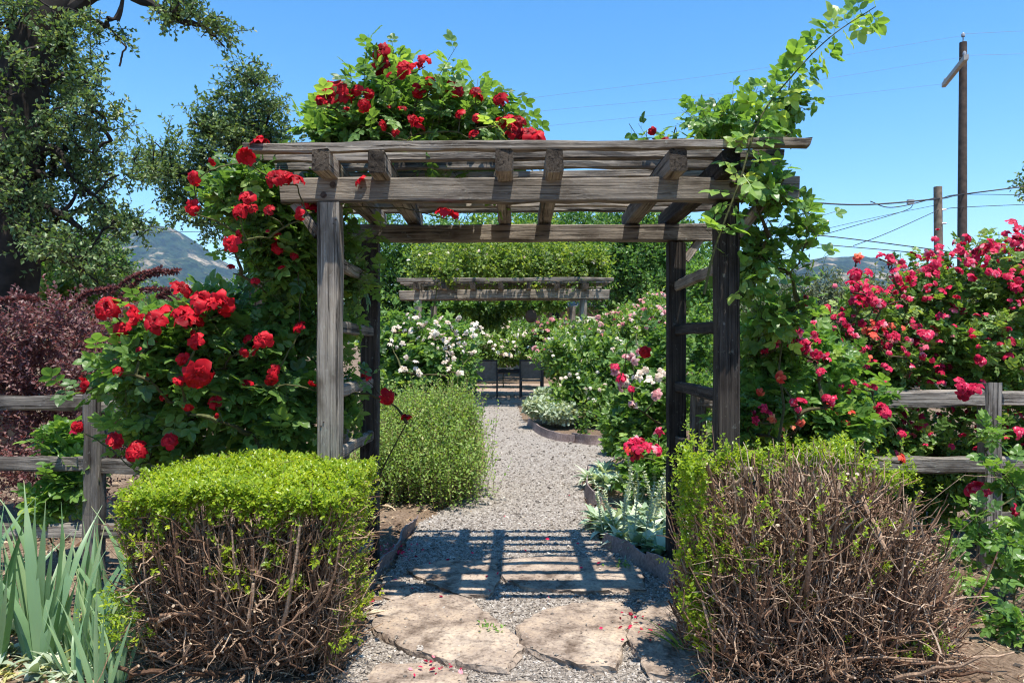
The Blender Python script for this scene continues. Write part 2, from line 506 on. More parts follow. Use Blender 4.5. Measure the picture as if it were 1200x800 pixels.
# ================================================================== materials
M = {}
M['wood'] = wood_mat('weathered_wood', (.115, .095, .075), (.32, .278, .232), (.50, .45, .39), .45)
M['wood_shaded'] = wood_mat('shaded_wood', (.028, .021, .017), (.065, .052, .043), (.14, .12, .10), .3)  # darker copy of the weathered wood, shade painted into its colour
M['fence_wood'] = wood_mat('fence_wood', (.09, .08, .07), (.24, .215, .19), (.40, .37, .33), .6)
M['rose_leaf'] = leaf_mat('rose_leaf', [(0, (.035, .075, .02)), (.4, (.075, .145, .035)), (.75, (.13, .22, .05)), (1, (.23, .32, .07))], .42, .42)
M['rose_leaf_light'] = leaf_mat('rose_leaf_light', [(0, (.04, .09, .022)), (.45, (.085, .17, .035)), (.8, (.15, .25, .05)), (1, (.26, .33, .07))], .38, .38)
M['rose_leaf_dull'] = leaf_mat('rose_leaf_dull', [(0, (.03, .065, .016)), (.45, (.075, .145, .028)), (.85, (.15, .215, .045)), (1, (.28, .13, .04))], .42, .34)
M['rose_leaf_mid'] = leaf_mat('rose_leaf_mid', [(0, (.03, .07, .016)), (.5, (.09, .17, .03)), (1, (.24, .31, .075))], .45, .34)
M['box_leaf'] = leaf_mat('box_leaf', [(0, (.08, .145, .014)), (.5, (.20, .28, .02)), (1, (.38, .41, .035))], .36, .42)
M['oak_leaf'] = leaf_mat('oak_leaf', [(0, (.035, .065, .024)), (.5, (.085, .14, .046)), (1, (.22, .27, .11))], .45, .3)
M['tree_leaf'] = leaf_mat('tree_leaf', [(0, (.025, .07, .015)), (.5, (.07, .155, .028)), (1, (.17, .27, .05))], .45, .34)
M['lime_leaf'] = leaf_mat('lime_leaf', [(0, (.045, .095, .018)), (.5, (.11, .175, .028)), (1, (.25, .30, .06))], .5, .4)
M['olive_leaf'] = leaf_mat('olive_leaf', [(0, (.06, .08, .045)), (.5, (.10, .125, .065)), (1, (.16, .18, .09))], .55, .25)
M['barberry_leaf'] = leaf_mat('barberry_leaf', [(0, (.05, .022, .022)), (.5, (.115, .052, .05)), (.85, (.23, .125, .11)), (1, (.26, .20, .08))], .45, .3, (1.1, .6, .6))
M['catmint_leaf'] = leaf_mat('catmint_leaf', [(0, (.08, .15, .03)), (.5, (.16, .25, .05)), (.8, (.25, .33, .08)), (1, (.40, .36, .18))], .55, .35)
M['silver_leaf'] = leaf_mat('silver_leaf', [(0, (.13, .18, .11)), (.5, (.27, .32, .22)), (1, (.50, .52, .41))], .75, .2)
M['ear_leaf'] = leaf_mat('ear_leaf', [(0, (.13, .20, .12)), (.5, (.27, .35, .23)), (1, (.48, .52, .40))], .75, .2)
M['iris_leaf'] = leaf_mat('iris_leaf', [(0, (.08, .155, .07)), (.5, (.15, .24, .12)), (.9, (.25, .33, .17)), (1, (.42, .38, .17))], .42, .25)
M['weed_leaf'] = leaf_mat('weed_leaf', [(0, (.05, .12, .02)), (.6, (.12, .22, .035)), (1, (.22, .30, .06))], .45, .38)
M['red_petal'] = petal_mat('red_petal', [(0, (.13, .001, .003)), (.5, (.40, .004, .012)), (1, (.66, .014, .028))], .28, .55)
M['crimson_petal'] = petal_mat('crimson_petal', [(0, (.18, .002, .016)), (.45, (.58, .012, .065)), (.85, (.76, .05, .14)), (1, (.80, .32, .36))], .28, .55)
M['pink_petal'] = petal_mat('pink_petal', [(0, (.42, .10, .13)), (.5, (.62, .30, .30)), (1, (.74, .55, .50))], .3, .6)
M['white_petal'] = petal_mat('white_petal', [(0, (.50, .37, .28)), (.5, (.72, .62, .50)), (1, (.82, .77, .67))], .3, .6)
M['coral_petal'] = petal_mat('coral_petal', [(0, (.62, .04, .03)), (.5, (.75, .12, .07)), (1, (.8, .32, .16))], .3, .6)
M['cane'] = twig_mat('green_cane', [(0, (.05, .04, .02)), (.5, (.075, .07, .028)), (1, (.10, .12, .04))])
M['box_twig'] = twig_mat('box_twig', [(0, (.07, .038, .024)), (.45, (.22, .132, .082)), (.8, (.40, .285, .195)), (.95, (.46, .33, .23)), (1, (.52, .40, .28))], .8, 90)
M['grey_twig'] = twig_mat('grey_twig', [(0, (.075, .040, .025)), (.45, (.23, .132, .082)), (.8, (.42, .295, .20)), (.95, (.46, .35, .26)), (1, (.54, .44, .33))], .8, 90)
M['bark'] = twig_mat('dark_bark', [(0, (.022, .018, .015)), (1, (.055, .045, .037))], .9, 9)
M['thin_twig'] = twig_mat('barberry_twig', [(0, (.10, .05, .04)), (.6, (.22, .14, .10)), (1, (.38, .30, .22))], .8, 80)
M['soil'] = noise_mat('soil', [(1.3, 6, [(.3, (.13, .085, .055)), (.55, (.23, .165, .115)), (.75, (.34, .26, .185))], None, 0),
                               (46, 8, [(.35, (.5, .46, .42)), (.55, (1, 1, 1)), (.7, (1.5, 1.42, 1.3))], 'MULTIPLY', 1)], (70, .9, .02), .95, .1)
M['gravel'] = noise_mat('gravel', [(1.1, 5, [(.3, (.25, .20, .16)), (.7, (.38, .325, .265))], None, 0),
                                   (60, 5, [(.35, (.7, .68, .66)), (.7, (1.2, 1.2, 1.2))], 'MULTIPLY', 1)], (80, .7, .012), .9, .2,
                        voro=(85, [(0, (.12, .107, .095)), (.35, (.25, .216, .182)), (.7, (.345, .307, .262)), (1, (.52, .48, .43))], .75))
M['pebble'] = twig_mat('pebble', [(0, (.10, .088, .078)), (.3, (.235, .203, .172)), (.65, (.335, .295, .25)), (.9, (.44, .40, .355)), (1, (.62, .58, .53))], .8, 120)
M['litter'] = twig_mat('litter', [(0, (.10, .055, .03)), (.4, (.25, .165, .10)), (.8, (.46, .36, .23)), (1, (.62, .52, .37))], .9, 100)
M['flagstone'] = noise_mat('flagstone', [(2.6, 7, [(.25, (.19, .142, .112)), (.5, (.31, .243, .19)), (.72, (.41, .34, .275))], None, 0),
                                         (9, 7, [(.36, (.42, .39, .37)), (.5, (.95, .95, .95)), (.62, (1.2, 1.18, 1.12))], 'MULTIPLY', 1),
                                         (55, 5, [(.34, (.5, .47, .45)), (.44, (1, 1, 1)), (.64, (1.2, 1.19, 1.16))], 'MULTIPLY', 1)], (45, .9, .012), .9, .15)
M['paver'] = noise_mat('paver', [(3, 5, [(.3, (.30, .21, .16)), (.7, (.45, .35, .28))], None, 0),
                                 (40, 5, [(.35, (.7, .68, .66)), (.7, (1.2, 1.2, 1.2))], 'MULTIPLY', 1)], (40, .5, .01), .9)
M['edging'] = noise_mat('edging', [(5, 6, [(.3, (.15, .105, .095)), (.6, (.27, .205, .19)), (.8, (.36, .30, .28))], None, 0),
                                   (50, 5, [(.35, (.6, .58, .56)), (.6, (1.1, 1.1, 1.1))], 'MULTIPLY', 1)], (60, .4, .006), .7, .3)
M['mountain'] = noise_mat('mountain', [(.011, 10, [(.40, (.012, .03, .014)), (.53, (.035, .055, .025)), (.57, (.20, .165, .11)), (.7, (.36, .29, .2))], None, 0),
                                       (.05, 7, [(.42, (.28, .34, .28)), (.56, (1.15, 1.1, 1.05))], 'MULTIPLY', 1)], (.02, .8, 14), 1, 0)
M['metal'] = plain_mat('dark_metal', (.02, .021, .024), .45, .3)
M['sling'] = plain_mat('sling_fabric', (.17, .145, .12), .8)
M['pole'] = twig_mat('pole_wood', [(0, (.07, .05, .04)), (1, (.12, .09, .07))], .9, 6)
M['pole_light'] = twig_mat('pole_weathered', [(0, (.20, .15, .11)), (1, (.28, .22, .16))], .9, 6)
M['crossarm'] = plain_mat('crossarm_grey', (.36, .34, .31), .8)
M['wire'] = plain_mat('wire_black', (.02, .02, .022), .6)
M['wire_pale'] = plain_mat('wire_grey', (.22, .27, .34), .6)
M['insulator'] = plain_mat('insulator', (.30, .31, .33), .3)
M['pink_wall'] = plain_mat('pink_stucco', (.55, .36, .31), .9)
M['roof'] = plain_mat('roof_grey', (.22, .19, .17), .9)
M['glass'] = plain_mat('dark_window', (.10, .11, .12), .15)
M['white_paint'] = plain_mat('white_paint', (.72, .70, .66), .6)
M['nail'] = plain_mat('rusty_nail', (.09, .06, .045), .6, .6)

# ================================================================== setting: ground, path, patio, mountains, air
PATH = [(330, 1000), (398, 800), (412, 765), (436, 710), (470, 645), (492, 612), (515, 600), (556, 575), (570, 545), (566, 510), (548, 480),
        (548, 473), (606, 473), (612, 492), (640, 510), (668, 519), (715, 522), (745, 530), (700, 545), (684, 565), (688, 600), (702, 632), (745, 656), (790, 690),
        (812, 730), (852, 800), (960, 1000)]
PATH_G = [GP(*p) for p in PATH]


def inside(poly, x, y):
    poly = np.asarray(poly); c = np.zeros(np.shape(x), bool); j = len(poly) - 1
    for i in range(len(poly)):
        xi, yi = poly[i]; xj, yj = poly[j]
        c ^= ((yi > y) != (yj > y)) & (x < (xj - xi) * (y - yi) / (yj - yi + 1e-12) + xi)
        j = i
    return c


def axis(n, near, far):
    t = np.linspace(-1, 1, n)
    return near * t + (far - near) * np.sign(t) * np.abs(t) ** 9


gx = axis(221, 6, 6000); gy = 6 + axis(221, 8, 6000)
XX, YY = np.meshgrid(gx, gy)
hh = np.zeros(XX.shape)
rg = np.random.default_rng(3)
for (kx, ky, a, p) in [(2.1, 1.3, .018, 0), (-1.7, 2.9, .014, 2), (5.1, 4.3, .008, 1), (9.7, -7.1, .005, 4), (3.3, -6.0, .007, 3)]:
    hh += a * np.sin(kx * XX + ky * YY + p)
hh += rg.normal(0, .004, XX.shape)
hh *= (np.abs(XX) < 9) & (YY < 17) & (YY > -2)
hh = hh + .012
inp = inside(PATH_G, XX, YY)
dil = inp.copy()
for _ in range(2):
    d2 = dil.copy(); d2[1:] |= dil[:-1]; d2[:-1] |= dil[1:]; d2[:, 1:] |= dil[:, :-1]; d2[:, :-1] |= dil[:, 1:]; dil = d2
hh = np.where(dil, -.012, hh); hh = np.where((YY > 16.4), -.02, hh)
g = Geo(); n1 = len(gx)
ii = np.arange(len(gy) - 1)[:, None] * n1 + np.arange(n1 - 1)[None]
g.add(np.stack([XX, YY, hh], -1), [np.stack([ii, ii + 1, ii + n1 + 1, ii + n1], -1).reshape(-1, 4)])
tag(g.build('ground', M['soil'], smooth=True), kind='structure')

g = Geo()
pg = np.array(PATH_G); dense = []
rr = np.random.default_rng(8)
for i in range(len(pg)):
    a, b = pg[i], pg[(i + 1) % len(pg)]
    m = max(1, int(np.linalg.norm(b - a) / .09))
    for q in range(m):
        p = a + (b - a) * q / m
        dense.append((p[0] + rr.normal(0, .012), p[1] + rr.normal(0, .012), .004))

me = bpy.data.meshes.new('gravel_path')
me.from_pydata(dense, [], [list(range(len(dense)))]); me.update()
tag(link('gravel_path', me, M['gravel']), kind='structure')

# pebbles, chips of bark and petals lying about
r = np.random.default_rng(21)


def strewn(zlo, zhi, n, box, keep):
    u = r.uniform(0, 1, n)
    Z = zlo * (zhi / zlo) ** u
    px = r.uniform(box[0], box[1], n)
    X = (px - CX) / F * Z
    k = keep(X, Z)
    return X[k], Z[k]


inpath = lambda x, y: inside(PATH_G, x, y)
g = Geo()
for (zl, zh, n, s0) in [(3.0, 5.5, 36000, .0062), (5.5, 9, 20000, .0082), (9, 17, 12000, .011)]:
    X, Y = strewn(zl, zh, n, (330, 900), inpath)
    m = len(X); s = s0 * r.lognormal(0, .35, m)
    S = np.stack([s * r.uniform(.8, 1.4, m), s * r.uniform(.7, 1.1, m), s * r.uniform(.5, .9, m)], 1)
    scatter(g, T_OCTA, np.stack([X, Y, .004 + s * .25], 1), r.normal(0, 1, (m, 3)) * (1, 1, .25), r.normal(0, .4, (m, 3)) + (0, 0, 1), S, r.uniform(0, 1, m) ** .9)
X, Y = strewn(2.9, 5, 2600, (330, 1000), lambda x, y: ~inpath(x, y)); m = len(X)
s = .008 * r.lognormal(0, .35, m)
scatter(g, T_OCTA, np.stack([X, Y, .02 + s * .3], 1), r.normal(0, 1, (m, 3)) * (1, 1, .25), r.normal(0, .4, (m, 3)) + (0, 0, 1), np.stack([s * 1.2, s, s * .7], 1), r.uniform(0, 1, m))
tag(g.build('gravel', M['pebble']), 'loose grey and tan gravel covering the garden path', 'gravel', kind='stuff')

g = Geo()
X, Y = strewn(2.8, 12, 34000, (-160, 1360), lambda x, y: ~inpath(x, y)); m = len(X)
s = r.lognormal(0, .6, m) * .022
scatter(g, T_SIMPLE, np.stack([X, Y, .02 + r.uniform(0, .022, m)], 1), r.normal(0, 1, (m, 3)) * (1, 1, .3), r.normal(0, .55, (m, 3)) + (0, 0, 1),
        np.stack([s * r.uniform(.3, 1.1, m), s, s], 1), r.uniform(0, 1, m) ** 1.2)
X, Y = strewn(3.0, 9, 2600, (330, 900), lambda x, y: r.uniform(0, 1, len(x)) < np.clip(.06 + np.abs(x - .1) ** 2 * 1.1, 0, 1)); m = len(X)
s = r.lognormal(0, .4, m) * .016
scatter(g, T_SIMPLE, np.stack([X, Y, .012 + r.uniform(0, .012, m)], 1), r.normal(0, 1, (m, 3)) * (1, 1, .2), r.normal(0, .4, (m, 3)) + (0, 0, 1),
        np.stack([s * r.uniform(.4, 1, m), s, s], 1), r.uniform(0, 1, m))
# straw and fallen twigs
X, Y = strewn(2.9, 5.2, 2600, (-60, 1300), lambda x, y: ~inpath(x, y)); m = len(X)
a = r.uniform(0, 6.28, m); l = r.uniform(.03, .13, m)
P0 = np.stack([X, Y, np.full(m, .03) + r.uniform(0, .02, m)], 1); dv = np.stack([np.cos(a) * l, np.sin(a) * l, r.normal(0, .012, m)], 1)
tubes(g, np.stack([P0, P0 + dv * .5 + r.normal(0, .006, (m, 3)), P0 + dv], 1), r.uniform(.0008, .0022, m)[:, None], 3, r.uniform(.3, 1, m), False)
tag(g.build('leaf_litter', M['litter']), 'brown leaf litter, bark chips and straw on the soil', 'leaf litter', kind='stuff')

g = Geo()
for (px, py, sd, n) in [(462, 648, .07, 46), (470, 655, .10, 22), (520, 786, .06, 16), (735, 745, .10, 22), (745, 730, .05, 8), (500, 690, .4, 16), (680, 620, .4, 18), (1095, 735, .2, 20)]:
    x, y = GP(px, py)
    P = np.stack([x + r.normal(0, sd, n), y + r.normal(0, sd, n), np.full(n, .03) + r.uniform(0, .02, n)], 1)
    scatter(g, T_OVAL, P, r.normal(0, 1, (n, 3)) * (1, 1, .3), r.normal(0, .5, (n, 3)) + (0, 0, 1), r.uniform(.018, .035, n), r.uniform(0, 1, n))
tag(g.build('fallen_petals', M['crimson_petal']), 'fallen crimson rose petals scattered on the gravel and stones', 'petals', kind='stuff')

# flagstones
STONES = [
    ([(437, 733), (452, 712), (500, 699), (545, 706), (575, 728), (604, 752), (614, 766), (594, 792), (540, 786), (478, 768), (440, 748)], .055, 'largest tan flagstone, left of the centre gap, in full sun'),
    ([(607, 741), (640, 722), (672, 713), (725, 712), (741, 722), (733, 757), (722, 791), (690, 789), (640, 776), (610, 764)], .055, 'square cut brown flagstone in sun beside the largest stone'),
    ([(736, 752), (748, 722), (780, 708), (828, 716), (850, 760), (842, 790), (800, 800), (760, 797)], .05, 'dark flagstone in the shade of the twiggy bush'),
    ([(586, 661), (640, 655), (722, 657), (752, 672), (756, 695), (690, 697), (618, 693), (590, 683)], .04, 'wide flat flagstone striped by the slat shadows'),
    ([(478, 672), (520, 660), (580, 660), (586, 680), (574, 702), (540, 702), (500, 686)], .04, 'pale flagstone half under gravel, left of the wide striped one'),
    ([(420, 808), (445, 783), (505, 782), (545, 796), (545, 812), (470, 830)], .035, 'pinkish flagstone cut off at the bottom edge of the picture'),
    ([(548, 805), (610, 800), (660, 812), (650, 840), (560, 838)], .02, 'low tan flagstone at the bottom edge between gravel'),
    ([(446, 688), (470, 680), (482, 694), (468, 704), (448, 702)], .03, 'smallest grey flagstone beside the edging board'),
]
for i, (pts, h, lab) in enumerate(STONES):
    h *= .68; pg_ = np.array([GP(*p) for p in pts]); rs = np.random.default_rng(60 + i)
    out = []
    for q in range(len(pg_)):
        a, b = pg_[q], pg_[(q + 1) % len(pg_)]
        m = max(2, int(np.linalg.norm(b - a) / .035))
        for t in range(m):
            out.append(a + (b - a) * t / m + rs.normal(0, .0055, 2))
    out = np.array(out); c = out.mean(0); n = len(out); g = Geo()
    rings = []
    for (sc, z) in [(1.0, -.02), (1.006, h * .4), (1.0, h * .9), (.990, h), (.95, h + .001), (.88, h + .003), (.8, h + .001), (.7, h + .004), (.6, h + .002), (.5, h + .004), (.4, h), (.3, h + .003), (.2, h + .002)]:
        p = c + (out - c) * sc
        zz = z + (rs.normal(0, .0011, n) + .004 * np.sin(p[:, 0] * 9 + i) * np.sin(p[:, 1] * 7 + i) if z > 0 else 0)
        if .98 < sc < 1.01: p = p + np.repeat(rs.normal(0, .005, (n // 2 + 1, 2)), 2, 0)[:n] + rs.normal(0, .002, p.shape)
        rings.append(np.column_stack([p, zz + 0 * p[:, 0]]))
    V = np.concatenate(rings + [[[c[0], c[1], h + .001]]]); k = len(rings)
    ii = np.arange(k - 1)[:, None] * n + np.arange(n)[None]; jj = np.arange(k - 1)[:, None] * n + (np.arange(n)[None] + 1) % n
    s_ = np.arange(n)
    g.add(V - (c[0], c[1], 0), [np.stack([ii, jj, jj + n, ii + n], -1).reshape(-1, 4), np.stack([(k - 1) * n + s_, (k - 1) * n + (s_ + 1) % n, np.full(n, k * n)], 1)])
    o = g.build('flagstone', M['flagstone'], smooth=False); o.location = (c[0], c[1], 0)
    tag(o, lab, 'flagstone', 'flagstones set in the gravel path')


g = Geo(); rs = np.random.default_rng(44)
for (pts, h, lab) in STONES:
    pg_ = np.array([GP(*p) for p in pts]); lo, hi = pg_.min(0), pg_.max(0); c_ = pg_.mean(0)
    m = int(620 * (hi - lo).prod()) + 30
    q = rs.uniform(lo, hi, (m, 2)); e = np.array([inside(c_ + (pg_ - c_) * .97, *p) and (rs.uniform() < .16 or not inside(c_ + (pg_ - c_) * .86, *p)) for p in q])
    q = q[e]; m = len(q)
    if m:
        s = .0048 * rs.lognormal(0, .4, m)
        scatter(g, T_OCTA, np.column_stack([q, np.full(m, h * .68 + .004)]), rs.normal(0, 1, (m, 3)) * (1, 1, .2), rs.normal(0, .3, (m, 3)) + (0, 0, 1), np.stack([s * 1.2, s, s * .7], 1), rs.uniform(0, 1, m))
tag(g.build('stone_grit', M['pebble']), 'loose grit lying on the flagstones', 'grit', kind='stuff')


# edging boards
def edging(pts, h, lab, group, lean=.02, th=.011, seed=0, mat='edging'):
    P = smooth_path([(*GP(*p), 0) for p in pts], 26); rs = np.random.default_rng(seed)
    t = nrm(np.gradient(P, axis=0)); nn = np.stack([-t[:, 1], t[:, 0], 0 * t[:, 0]], 1)
    w = .008 * np.sin(np.linspace(0, 9, 26) + seed)[:, None] * nn
    lo = P + np.array([0, 0, -.03]) + w; hi = P + np.array([0, 0, 1]) * (h + rs.normal(0, .003, (26, 1)) + .006 * np.sin(np.linspace(0, 5, 26))[:, None]) + nn * lean + w * 2
    md = (lo + hi) / 2 + nn * .004
    V = np.stack([lo - nn * th / 2, md - nn * th / 2, hi - nn * th / 2, hi + nn * th / 2, md + nn * th / 2, lo + nn * th / 2], 1)
    ii = np.arange(25)[:, None] * 6 + np.arange(6)[None]; jj = np.arange(25)[:, None] * 6 + (np.arange(6)[None] + 1) % 6
    c = P.mean(0); g = Geo()
    g.add(V - c, [np.stack([ii, jj, jj + 6, ii + 6], -1).reshape(-1, 4), np.array([[0, 1, 2, 3, 4, 5], [155, 154, 153, 152, 151, 150]])])
    o = g.build('edging_board', M[mat], smooth=False); o.location = c
    return tag(o, lab, 'edging', group)


G1 = 'bent edging boards along the path'
edging([(388, 778), (398, 758), (412, 732), (420, 712)], .085, 'front left edging board, its split end toward the viewer', G1, -.02, seed=1)
edging([(420, 713), (432, 692), (446, 672), (456, 660)], .11, 'left edging board beside the low rung of the rose arbor', G1, -.03, seed=2)
edging([(454, 661), (464, 645), (474, 630), (484, 618)], .10, 'left edging board behind the scatter of pink petals', G1, -.03, seed=3)
edging([(705, 640), (722, 650), (742, 660), (762, 672)], .10, 'right edging board under the silver woolly leaves', G1, .03, seed=4)
edging([(756, 668), (775, 682), (796, 699), (812, 716)], .12, 'right edging board by the foot of the arbor post', G1, .03, seed=5)
edging([(686, 560), (684, 574), (690, 590), (700, 600)], .13, 'short reddish edging board curved below the silver tuft', G1, .03, seed=6)
edging([(617, 498), (630, 508), (650, 516), (672, 519)], .12, 'brown edging board curving round the near side of the round bed', G1, .03, .02, seed=7)
edging([(668, 517), (688, 521), (708, 522), (728, 521)], .13, 'straight dark ended edging board right of the curved one at the round bed', G1, .02, .02, seed=8)

# soil of the round bed and the patio behind
g = Geo()
bed = [(619, 497), (634, 507), (652, 513), (672, 517), (720, 519), (760, 516), (800, 500), (780, 484), (700, 480), (640, 484)]
me = bpy.data.meshes.new('planting_bed'); me.from_pydata([(*GP(*p), .045) for p in bed], [], [list(range(len(bed)))]); me.update()
tag(link('planting_bed', me, M['soil']), kind='structure')
g = Geo(); rs = np.random.default_rng(5)
yy = 16.8
while yy < 24:
    xx = -4.0 + rs.uniform(-.4, 0)
    while xx < 3.2:
        w = rs.uniform(.5, .8); z = .03 + rs.normal(0, .004)
        v = np.array([(xx, yy, z), (xx + w - .02, yy, z), (xx + w - .02, yy + .43, z), (xx, yy + .43, z), (xx, yy, -.03), (xx + w - .02, yy, -.03)])
        g.add(v, [arr((0, 1, 2, 3), (4, 5, 1, 0))]); xx += w
    yy += .45
tag(g.build('patio_paving', M['paver']), kind='structure')

# mountains: one far ridge
pxs = np.linspace(-500, 1700, 260)
ridge = np.interp(pxs, [-500, 0, 140, 160, 178, 200, 222, 250, 275, 300, 340, 420, 600, 860, 925, 945, 962, 985, 1003, 1030, 1052, 1080, 1130, 1300, 1700],
                  [296, 280, 270, 264, 261, 265, 278, 299, 313, 326, 342, 352, 372, 350, 318, 303, 299, 298, 296, 300, 310, 318, 338, 345, 350])
rows = np.concatenate([np.linspace(0, 1, 30), 1 + np.linspace(.05, 1, 8)])
V = np.zeros((len(rows), len(pxs), 3)); R0, R1 = 1100.0, 2500.0
for i, t in enumerate(rows):
    D = R0 + (R1 - R0) * t
    V[i, :, 0] = (pxs - CX) / F * D; V[i, :, 1] = D
    for j in range(len(pxs)):
        top = (CY - ridge[j]) / F * R1
        prof = t ** 1.35 if t <= 1 else 1 - (t - 1) * .6
        q = noise.fractal(Vector((V[i, j, 0] * .0032, D * .0032, 1.7)), 1.0, 2.1, 5)
        q2 = noise.fractal(Vector((V[i, j, 0] * .02, D * .02, 4.1)), 1.0, 2.1, 3)
        V[i, j, 2] = top * prof + (q * 80 * math.sin(min(t, 1) * 3.0) + q2 * 5) * (top / 320) - (2 if t == 0 else 0)
g = Geo(); n = len(pxs)
ii = np.arange(len(rows) - 1)[:, None] * n + np.arange(n - 1)[None]
g.add(V, [np.stack([ii, ii + 1, ii + n + 1, ii + n], -1).reshape(-1, 4)])
tag(g.build('mountain_range', M['mountain'], smooth=True), kind='structure')

# the hazy air between
me = bpy.data.meshes.new('haze')
hx, hy0, hy1, hz0, hz1 = 6500.0, -6500.0, 6500.0, -3.2, 480.0
vs = [(x, y, z) for z in (hz0, hz1) for y in (hy0, hy1) for x in (-hx, hx)]
me.from_pydata(vs, [], [(0, 2, 3, 1), (4, 5, 7, 6), (0, 1, 5, 4), (2, 6, 7, 3), (0, 4, 6, 2), (1, 3, 7, 5)]); me.update()
hm, nt, N, L = new_mat('haze')
pv = N.new('ShaderNodeVolumePrincipled'); pv.inputs['Color'].default_value = (.48, .70, 1, 1); pv.inputs['Density'].default_value = .00012
o_ = N.new('ShaderNodeOutputMaterial'); L.new(pv.outputs[0], o_.inputs['Volume'])
tag(link('haze', me, hm), kind='stuff')

# ================================================================== the rose arbor
Z0, Z1 = 3.64, 4.74          # front and back posts
XL, XR = -.895, 1.05
arb = thing('garden_arbor', (.08, 4.2, 0), 'large weathered wooden rose arbor spanning the path entrance', 'arbor')
sd = 0
def ab(name, p0, p1, w, h, mat='wood', **k):
    global sd
    sd += 1
    return board(name, arb, p0, p1, w, h, M[mat], seed=sd, **k)


for (x, y, mt, top) in [(XL, Z0, 'wood', 2.105), (XR + .0, Z0, 'wood_shaded', 2.105), (XL - .01, Z1, 'wood_shaded', 2.06), (XR, Z1, 'wood_shaded', 2.06)]:  # right and back posts get the wood with painted-in shade
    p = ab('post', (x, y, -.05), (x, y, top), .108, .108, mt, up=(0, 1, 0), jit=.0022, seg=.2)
for (y, z0, z1, a, b) in [(Z0, 2.11, 2.225, -1.13, 1.40), (Z1, 2.065, 2.17, -1.15, 1.42)]:
    zc = (z0 + z1) / 2
    ab('beam', (a, y - .0, zc), (b, y, zc + .012), .085, z1 - z0, jit=.004)
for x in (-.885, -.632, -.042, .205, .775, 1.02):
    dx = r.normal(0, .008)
    ab('rafter', (x + dx, Z0 - .2, 2.272), (x - dx, Z1 + .22, 2.228), .08, .105, 'wood' if x < .9 else 'wood_shaded', jit=.003)
nb = 9
for k in range(nb):
    y = Z0 - .17 + k * (1.42 / (nb - 1)); z = 2.346 - .044 * k / (nb - 1)
    a = -1.22 + r.normal(0, .02); b = 1.37 + r.normal(0, .02)
    ab('batten', (a, y, z - .008 + r.normal(0, .003)), (b, y + r.normal(0, .008), z + .012), .052, .042, jit=.0035, bev=.006)
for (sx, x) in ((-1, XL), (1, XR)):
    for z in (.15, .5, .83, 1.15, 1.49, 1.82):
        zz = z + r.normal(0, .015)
        ab('rung', (x + .0, Z0 + .06, zz + .01), (x, Z1 - .06, zz + r.normal(0, .015)), .04, .062, 'wood' if sx < 0 else ('wood_shaded' if z != 1.82 else 'wood'), jit=.003)
    for y in (Z0, Z1):
        ab('brace', (x + sx * .058, y, 1.95), (x + sx * .17, y, 2.105), .05, .05, up=(0, 1, 0), bev=.006)
g = Geo()
for (x, y, z) in [(XL + .02, Z0 - .057, .72), (XL - .03, Z0 - .057, 1.02), (XL + .03, Z0 - .057, 2.0), (XL - .02, Z0 - .057, .78), (XR - .02, Z0 - .057, .9), (XR + .03, Z0 - .057, 1.95)]:
    for q in range(2):
        c = np.array([x + .012 * q, y + .002, z + .02 * q]); tube(g, [c, c + (0, -.005, 0)], [.004, .0035], 6)
g.build('nail_heads', M['nail'], arb)
for (x, zc) in [(XL - .02, 2.14), (XL + .025, 2.19), (XR - .02, 2.14), (XR + .02, 2.19)]:
    g = Geo(); c = np.array([x, Z0 - .043, zc]); tube(g, [c, c + (0, -.006, 0)], [.016, .016], 12); tube(g, [c + (0, -.005, 0), c + (0, -.014, 0)], [.009, .008], 6); g.build('bolt', M['nail'], arb)


# ================================================================== split rail fences
def fence(name, loc, lab, posts, rails, y):
    t = thing(name, loc, lab, 'fence')
    for i, (x, h, w) in enumerate(posts):
        board('post', t, (x, y, -.05), (x + r.normal(0, .01), y, h), w, w * .95, M['fence_wood'], seed=int(x * 91 + 700), jit=.004, up=(0, 1, 0), bev=.012)
    for i, (x0, x1, z0, z1, h) in enumerate(rails):
        board('rail', t, (x0, y, z0), (x1, y, z1), .055, h, M['fence_wood'], seed=300 + i + int(x0 * 10), jit=.006, bev=.012, sag=.008)
    return t


FZ = 4.42
fence('split_rail_fence', (-2.6, FZ, 0), 'grey split rail fence behind the irises, left of the arbor',
      [(-2.50, 1.15, .10), (-4.9, 1.14, .10), (-1.02, 1.12, .09)],
      [(-4.95, -2.51, 1.075, 1.07, .085), (-2.49, -1.0, 1.05, 1.04, .08), (-4.95, -2.51, .69, .70, .085), (-2.49, -1.0, .69, .68, .085), (-4.95, -2.51, .28, .30, .08), (-2.49, -1.0, .30, .30, .08)], FZ)
FZ2 = 4.62
fence('split_rail_fence', (2.6, FZ2, 0), 'dark split rail fence under the crimson rose hedge, right of the arbor',
      [(2.98, 1.17, .105), (5.2, 1.15, .10), (1.16, 1.1, .09)],
      [(1.15, 2.95, 1.07, 1.08, .105), (3.0, 5.25, 1.08, 1.06, .09), (1.15, 2.95, .66, .665, .10), (3.0, 5.25, .67, .66, .09), (3.0, 5.25, .33, .31, .08)], FZ2)

# ================================================================== far pergola, table, chairs
fp = thing('far_pergola', (-.25, 17.5, 0), 'weathered pergola with a lime green vine on its roof, over the patio', 'pergola')
fs = 900
def fb(name, p0, p1, w, h, mat='wood', **k):
    global fs
    fs += 1
    return board(name, fp, p0, p1, w, h, M[mat], seed=fs, seg=.5, jit=.006, bev=.012, **k)


